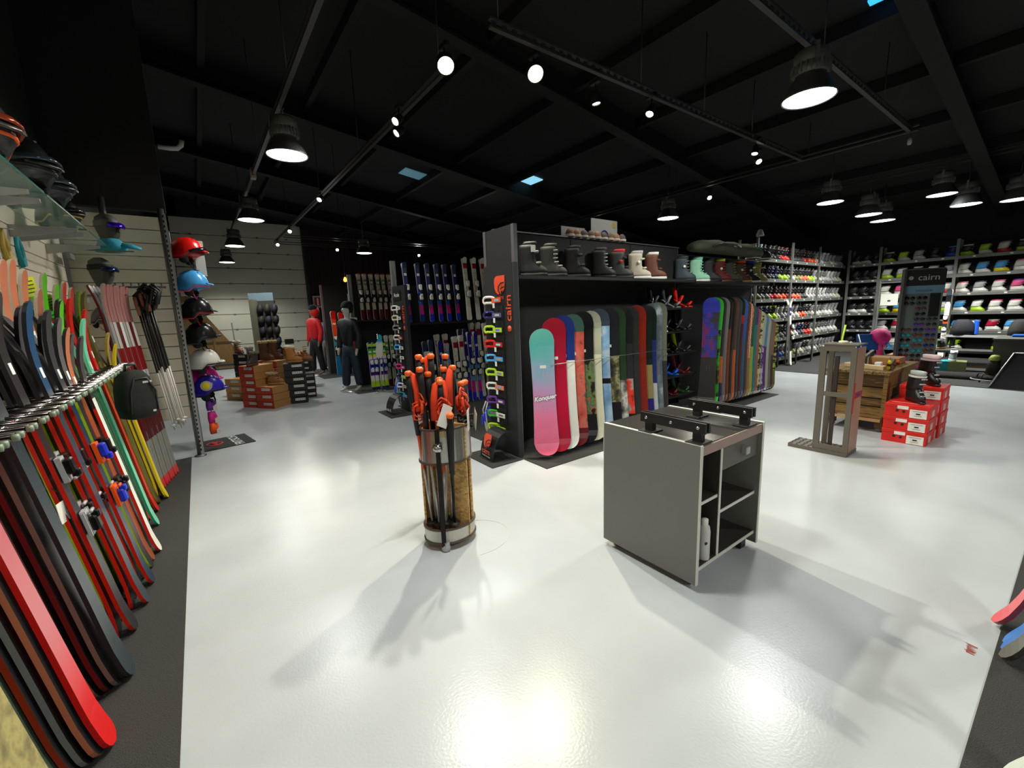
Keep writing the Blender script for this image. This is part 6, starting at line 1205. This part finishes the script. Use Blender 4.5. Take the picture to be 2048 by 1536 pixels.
# glass shelves with helmets
for k, (y0, y1, l) in enumerate(((2.3, 3.45, 'near glass shelf under the helmets on the left wall'), (3.5, 4.6, 'second glass shelf along the left wall'), (4.65, 5.5, 'far glass shelf along the left wall'))):
    t = thing('glass_shelf', l, 'shelf', (-.98, y0, 2.27)); MB().box((.2, (y1 - y0) / 2, 0), (.4, y1 - y0, .01)).build('glass_pane', GLASS, t)
    MB().box((.402, (y1 - y0) / 2, 0), (.004, y1 - y0, .011)).build('glass_edge', mt((.12, .35, .33), .2), t); MB().box((.2, y1 - y0 + .002, 0), (.4, .004, .011)).build('glass_edge', mt((.12, .35, .33), .2), t)
    for y in (.08, y1 - y0 - .08): MB().prism([(0, -.09), (.03, -.09), (.36, -.03), (.36, -.008), (0, -.008)], y - .01, y + .01).build('bracket', mt('silver', .4, .6), t)
def helmet(label, loc, rz, c1, c2, goggle=None, group=None, sc=1., straps=True):
    """front towards -Y"""
    t = thing('ski_helmet', label, 'helmet', loc, rz, group); t.scale = (sc,) * 3
    rings = []
    for k in range(9):
        f = k / 8; a = f * PI / 2 * .98; z = -.03 + .165 * math.sin(a) * 1.0; r = math.cos(a) ** .8
        rings.append([(.115 * r * math.cos(q * PI / 9), .14 * r * math.sin(q * PI / 9) + .01, z + (-.035 * (1 - f) if math.sin(q * PI / 9) > -.2 else .012 * (1 - f))) for q in range(18)])
    m = MB(); m.loft(rings); hs_ = m.build('shell', mt(c1, .25), t)
    m = MB(); m.loft([[(p[0] * .9, p[1] * .9 + .001, p[2] + .004) for p in rings[0]], [(p[0] * 1.01, p[1] * 1.01, p[2] - .006) for p in rings[0]], [(p[0] * 1.02, p[1] * 1.02, p[2] + .006) for p in rings[0]]], 0, True, False); m.build('rim', mt(c2, .4), t)
    m = MB(); m.tube([(-.07, -.125, .005), (-.03, -.155, .0), (.03, -.155, .0), (.07, -.125, .005)], .012, 6, 0, False, .6); m.build('brim', mt(c1, .3), t)
    m = MB()
    for dx in (-.04, 0, .04): m.box((dx, -.03, .133 - abs(dx) * .5), (.012, .07, .006), 0)
    m.build('vents', BLK, hs_)
    for sx in (-1, 1): MB().lathe([(.001, .0), (.035, .002), (.04, .012), (.03, .022), (.001, .026)], 10, 0, (0, 0, 0), axis='X').build('ear_pad', mt((.09, .08, .08), .8), t).matrix_local = TR(sx * .095 - .012, .02, -.075)
    if straps: MB().tube([(-.1, .0, -.06), (-.07, -.02, -.13), (0, -.03, -.16), (.07, -.02, -.13), (.1, 0, -.06)], .008, 6, 0, False, .5).build('chin_strap', mt(c2, .7), t)
    if goggle:
        MB().tube([(.1 * math.cos(q * PI / 9), .118 * math.sin(q * PI / 9) - .03, .0 + .03 * max(0, -math.sin(q * PI / 9))) for q in range(9, 19)], .02, 8, 0, False, .5).build('goggle_frame', mt(goggle, .15, .5, 0), t)
    return t
helmet('black helmet with orange flashes on the near glass shelf', (-.74, 3.15, 2.455), .9, (.2, .19, .18), 'orange', (.6, .25, .15), 'helmets on the glass shelves', 1.35, False)
helmet('grey and white helmet cut by the left edge on glass shelf', (-.78, 2.75, 2.455), .9, (.5, .5, .45), 'white', (.3, .3, .3), 'helmets on the glass shelves', 1.35, False)
helmet('black helmet with goggles on the second glass shelf', (-.72, 3.75, 2.455), .9, (.09, .09, .09), 'charcoal', (.25, .3, .32), 'helmets on the glass shelves', 1.35, False)
helmet('smoky grey visor helmet at the end of second glass shelf', (-.74, 4.25, 2.455), .9, (.14, .15, .15), 'slate', (.35, .4, .42), 'helmets on the glass shelves', 1.35, False)
helmet('small black helmet with gold rim on the far glass shelf', (-.76, 4.9, 2.415), .9, (.08, .08, .07), 'gold', (.2, .2, .2), 'helmets on the glass shelves', 1.05, False)
for (x0, y0, z0, l, wdt) in ((-.95, 5.55, 2.24, 'small glass shelf carrying the head with scarf', .55), (-.9, 5.5, 1.83, 'small glass shelf carrying the lower display head', .4)):
    t = thing('glass_shelf', l, 'shelf', (x0, y0, z0)); MB().box((wdt / 2, .22, 0), (wdt, .44, .01)).build('glass_pane', GLASS, t); MB().box((wdt / 2, -.002, 0), (wdt, .004, .012)).build('glass_edge', mt((.35, .45, .4), .2), t); MB().box((.06, .3, -.03), (.03, .2, .05)).build('bracket', mt('silver', .4, .6), t)
def head(label, loc, rz, c, band_, lens, scarf=None):
    t = thing('display_head', label, 'mannequin head', loc, rz)
    MB().loft([oval(0, -.06, .08, .06), oval(.04, -.05, .06, .052), oval(.1, -.055, .055, .05), oval(.14, -.09, .07, .062), oval(.2, -.105, .09, .074), oval(.26, -.1, .1, .08), oval(.32, -.075, .085, .065), oval(.35, -.03, .04, .03)]).build('head_form', mt(c, .6), t)
    MB().box((0, -.115, .19), (.022, .03, .04), ch=.006).build('nose', mt(c, .6), t)
    MB().loft([oval(.235, -.108, .104, .084), oval(.285, -.1, .1, .08)], 0, True, False).build('goggle_strap', mt(band_, .6), t)
    MB().tube([(-.07, -.085, .24), (-.035, -.125, .24), (.035, -.125, .24), (.07, -.085, .24)], .034, 8, 0, False, .5).build('goggle_lens', mt(lens, .1, .6, 0), t)
    if scarf:
        m = MB(); m.loft([oval(.0, -.1, .12, .1), oval(.03, -.13, .12, .11), oval(.07, -.12, .1, .09), oval(.12, -.075, .08, .07)]); m.build('neck_warmer', mt(scarf, .8, 0, .25, 25, .4), t)
        MB().tube([(0, -.1, .06), (.05, -.17, .05), (.1, -.22, .03)], [.04, .04, .02], 6, 0, False, .4).build('scarf_end', mt(scarf, .8, 0, .25, 25, .4), t)
    return t
head('grey display head with violet goggles and turquoise scarf', (-.58, 5.72, 2.25), math.radians(50), (.24, .23, .21), (.3, .3, .28), (.25, .05, .75), (.1, .55, .65))
head('dark display head with black blue goggles on lower shelf', (-.68, 5.7, 1.84), math.radians(50), (.3, .3, .28), 'black', (.1, .15, .35))
helmet('clear visored dark object below the lower display head', (-.68, 5.45, 1.62), .8, (.25, .23, .22), 'silver', (.4, .4, .4), None, .8)
# hanging accessories on the slatted wall
for k, (y, z, c, l) in enumerate(((3.35, 2.02, (.12, .08, .14), 'black purple glove hanging under the glass shelf'), (3.55, 1.98, 'black', 'black strap with yellow badge on the slatted wall'), (4.05, 2.1, 'blue', 'blue lanyard hanging on the slatted wall'), (4.3, 2.1, 'gold', 'yellow cord hanging on the slatted wall'), (4.6, 2.12, 'teal', 'turquoise lanyard hanging on the slatted wall'), (3.8, 1.98, 'lime', 'lime leash hanging on the slatted wall'))):
    t = thing('ski_strap', l, 'strap', (-.955, y, z), 0, None); MB().tube([(0, 0, .1), (.01, .03, 0), (.012, .02, -.12), (.01, -.03, -.14), (.0, -.03, 0), (0, 0, .1)], .014, 6, 0, False, .5).build('loop', mt(c, .6), t); MB().box((.012, 0, -.1), (.015, .05, .05), ch=.005).build('buckle', mt('gold' if k == 1 else c, .5), t); MB().cyl((-.02, 0, .1), (.06, 0, .1), .003, n=5).build('peg', CHROME, t)
# helmets on the far side of end panel
HL = [(2.38, 'red', 'charcoal', 'red and black ski helmet, topmost beyond the slat panel', 'charcoal'), (2.0, 'sky', 'pink', 'bright blue ski helmet with pink flash', None), (1.68, (.12, .12, .12), 'red', 'black ski helmet with red straps', None), (1.38, (.13, .13, .13), 'charcoal', 'plain matt black ski helmet', None), (1.06, 'white', 'charcoal', 'white ski helmet beyond the slat panel', None), (.84, 'magenta', 'pink', 'pink childrens helmet behind the violet one', None), (.73, (.2, .15, .65), 'black', 'violet childrens helmet with yellow picture', None)]
for k, (z, c1, c2, l, gg) in enumerate(HL):
    t = helmet(l, (.02 + (.0 if k != 5 else -.04), 6.5 + (.12 if k == 5 else 0), z), math.radians(78), c1, c2, gg, 'ski helmets hanging beyond the slat panel', 1.25)
    if k == 6:
        m = MB(); m.lathe([(.001, .0), (.05, .004)], 14, 0, (0, 0, 0), axis='X'); o = m.build('printed_disc', mt('silver', .5), t); o.matrix_local = TR(-.112, .0, .04, 0, .2); 
        m = MB(); m.lathe([(.001, .0), (.032, .003)], 10, 0, (0, 0, 0), axis='X'); o = m.build('printed_picture', mt('yellow', .5), t); o.matrix_local = TR(-.116, .0, .04, 0, .2)
hr = thing('helmet_rack', 'grey peg rail strip that the ski helmets hang on', 'rack', (-.12, 6.5, 0)); MB().box((-.02, 0, 1.5), (.03, .12, 2.2)).build('rail', mt('grey', .4, .5), hr)
for z in (2.42, 2.04, 1.72, 1.42, 1.1, .78): MB().cyl((0, 0, z), (.14, 0, z), .006, n=6).build('peg', CHROME, hr)
MB().box((-.02, 0, .2), (.03, .03, .4)).build('foot', mt('grey', .4, .5), hr)
o = MB().box((0, 0, 0), (.1, .01, .42)).build('helmet_card', mt((.8, .8, .76), .6)); o.location = (.13, 6.62, 2.32); o['label'] = 'white packaging card beside the red helmet'; o['category'] = 'card'
for k, (z, c, l) in enumerate(((.52, 'purple', 'purple pads hanging low beyond the slat panel'), (.36, 'magenta', 'violet pink knee pads hanging lower'), (.22, 'orange', 'orange strap pads hanging lowest near the floor'))):
    t = thing('protector', l, 'pads', (.0, 6.45, z), .6); MB().loft([oval(-.06, -.03, .03, .05, 10), oval(0, -.045, .03, .06, 10), oval(.08, -.03, .03, .045, 10)]).build('pad', mt(c, .6), t); MB().box((.03, -.04, -.03), (.05, .004, .07)).build('tag', mt((.85, .8, .75), .6), t)
    MB().tube([(0, 0, .08), (.01, 0, .13)], .004, 5).build('loop', BLK, t)
# door mat
t = thing('door_mat', 'black floor mat lettered FRITSCH beside the slat panel post', 'mat', (.10, 6.52, 0), math.radians(9)); MB().box((0, 0, .004), (.56, .56, .008)).build('mat_sheet', mt((.06, .06, .06), .8), t)
text_obj('lettering', 'FRITSCH', .14, mt((.85, .85, .82), .6, 0, 0), t, TR(.12, .0, .009, 0, 0, PI / 2), .0005, 0, .002)
m = MB(); m.tube([(-.12 + .085 * math.cos(a * PI / 10), .0 + .085 * math.sin(a * PI / 10), .009) for a in range(20)], .009, 6, 0, True); m.tube([(-.16, -.03, .009), (-.1, -.04, .009), (-.12, .0, .009), (-.15, .04, .009), (-.08, .03, .009)], .009, 6); m.build('emblem', mt((.8, .2, .15), .6, 0, 0), t)

# ================================================================== RIGHT FOREGROUND BOARDS
for (x, c, l) in ((2.87, (.9, .35, .38), 'pink ski tail standing at the right edge'), (2.72, (.25, .5, .8), 'blue ski tail at the right edge beside the pink'), (2.66, (.2, .45, .75), 'second blue ski tail behind the first'), (2.6, (.35, .34, .3), 'grey black ski tail nearest at right edge'), (1.9, (.85, .88, .82), 'white ski standing at the lower right corner')):
    t = thing('ski', l, 'ski', (x, (.10 if c[0] > .8 and x > 2 else .05) if x > 2 else -.02, .012), (math.radians(-16), 0, math.radians(185)), 'skis leaning on the right hand side')
    plank_obj('ski_blade', plank(1.75, .11, .018, [(1, c)], tuple(v * .6 for v in c), 'charcoal', .14, .08, .03, .8), t)
st = thing('ski_stand_rail', 'dark rail at right that the foreground skis lean on', 'rail', (2.3, -.45, 0)); MB().box((0, 0, 1.1), (2.4, .04, .05)).build('rail', DARK, st)
for x in (-1.15, 1.15): MB().box((x, -.02, .54), (.05, .05, 1.08)).build('post', DARK, st)
print('objects', len(bpy.data.objects))
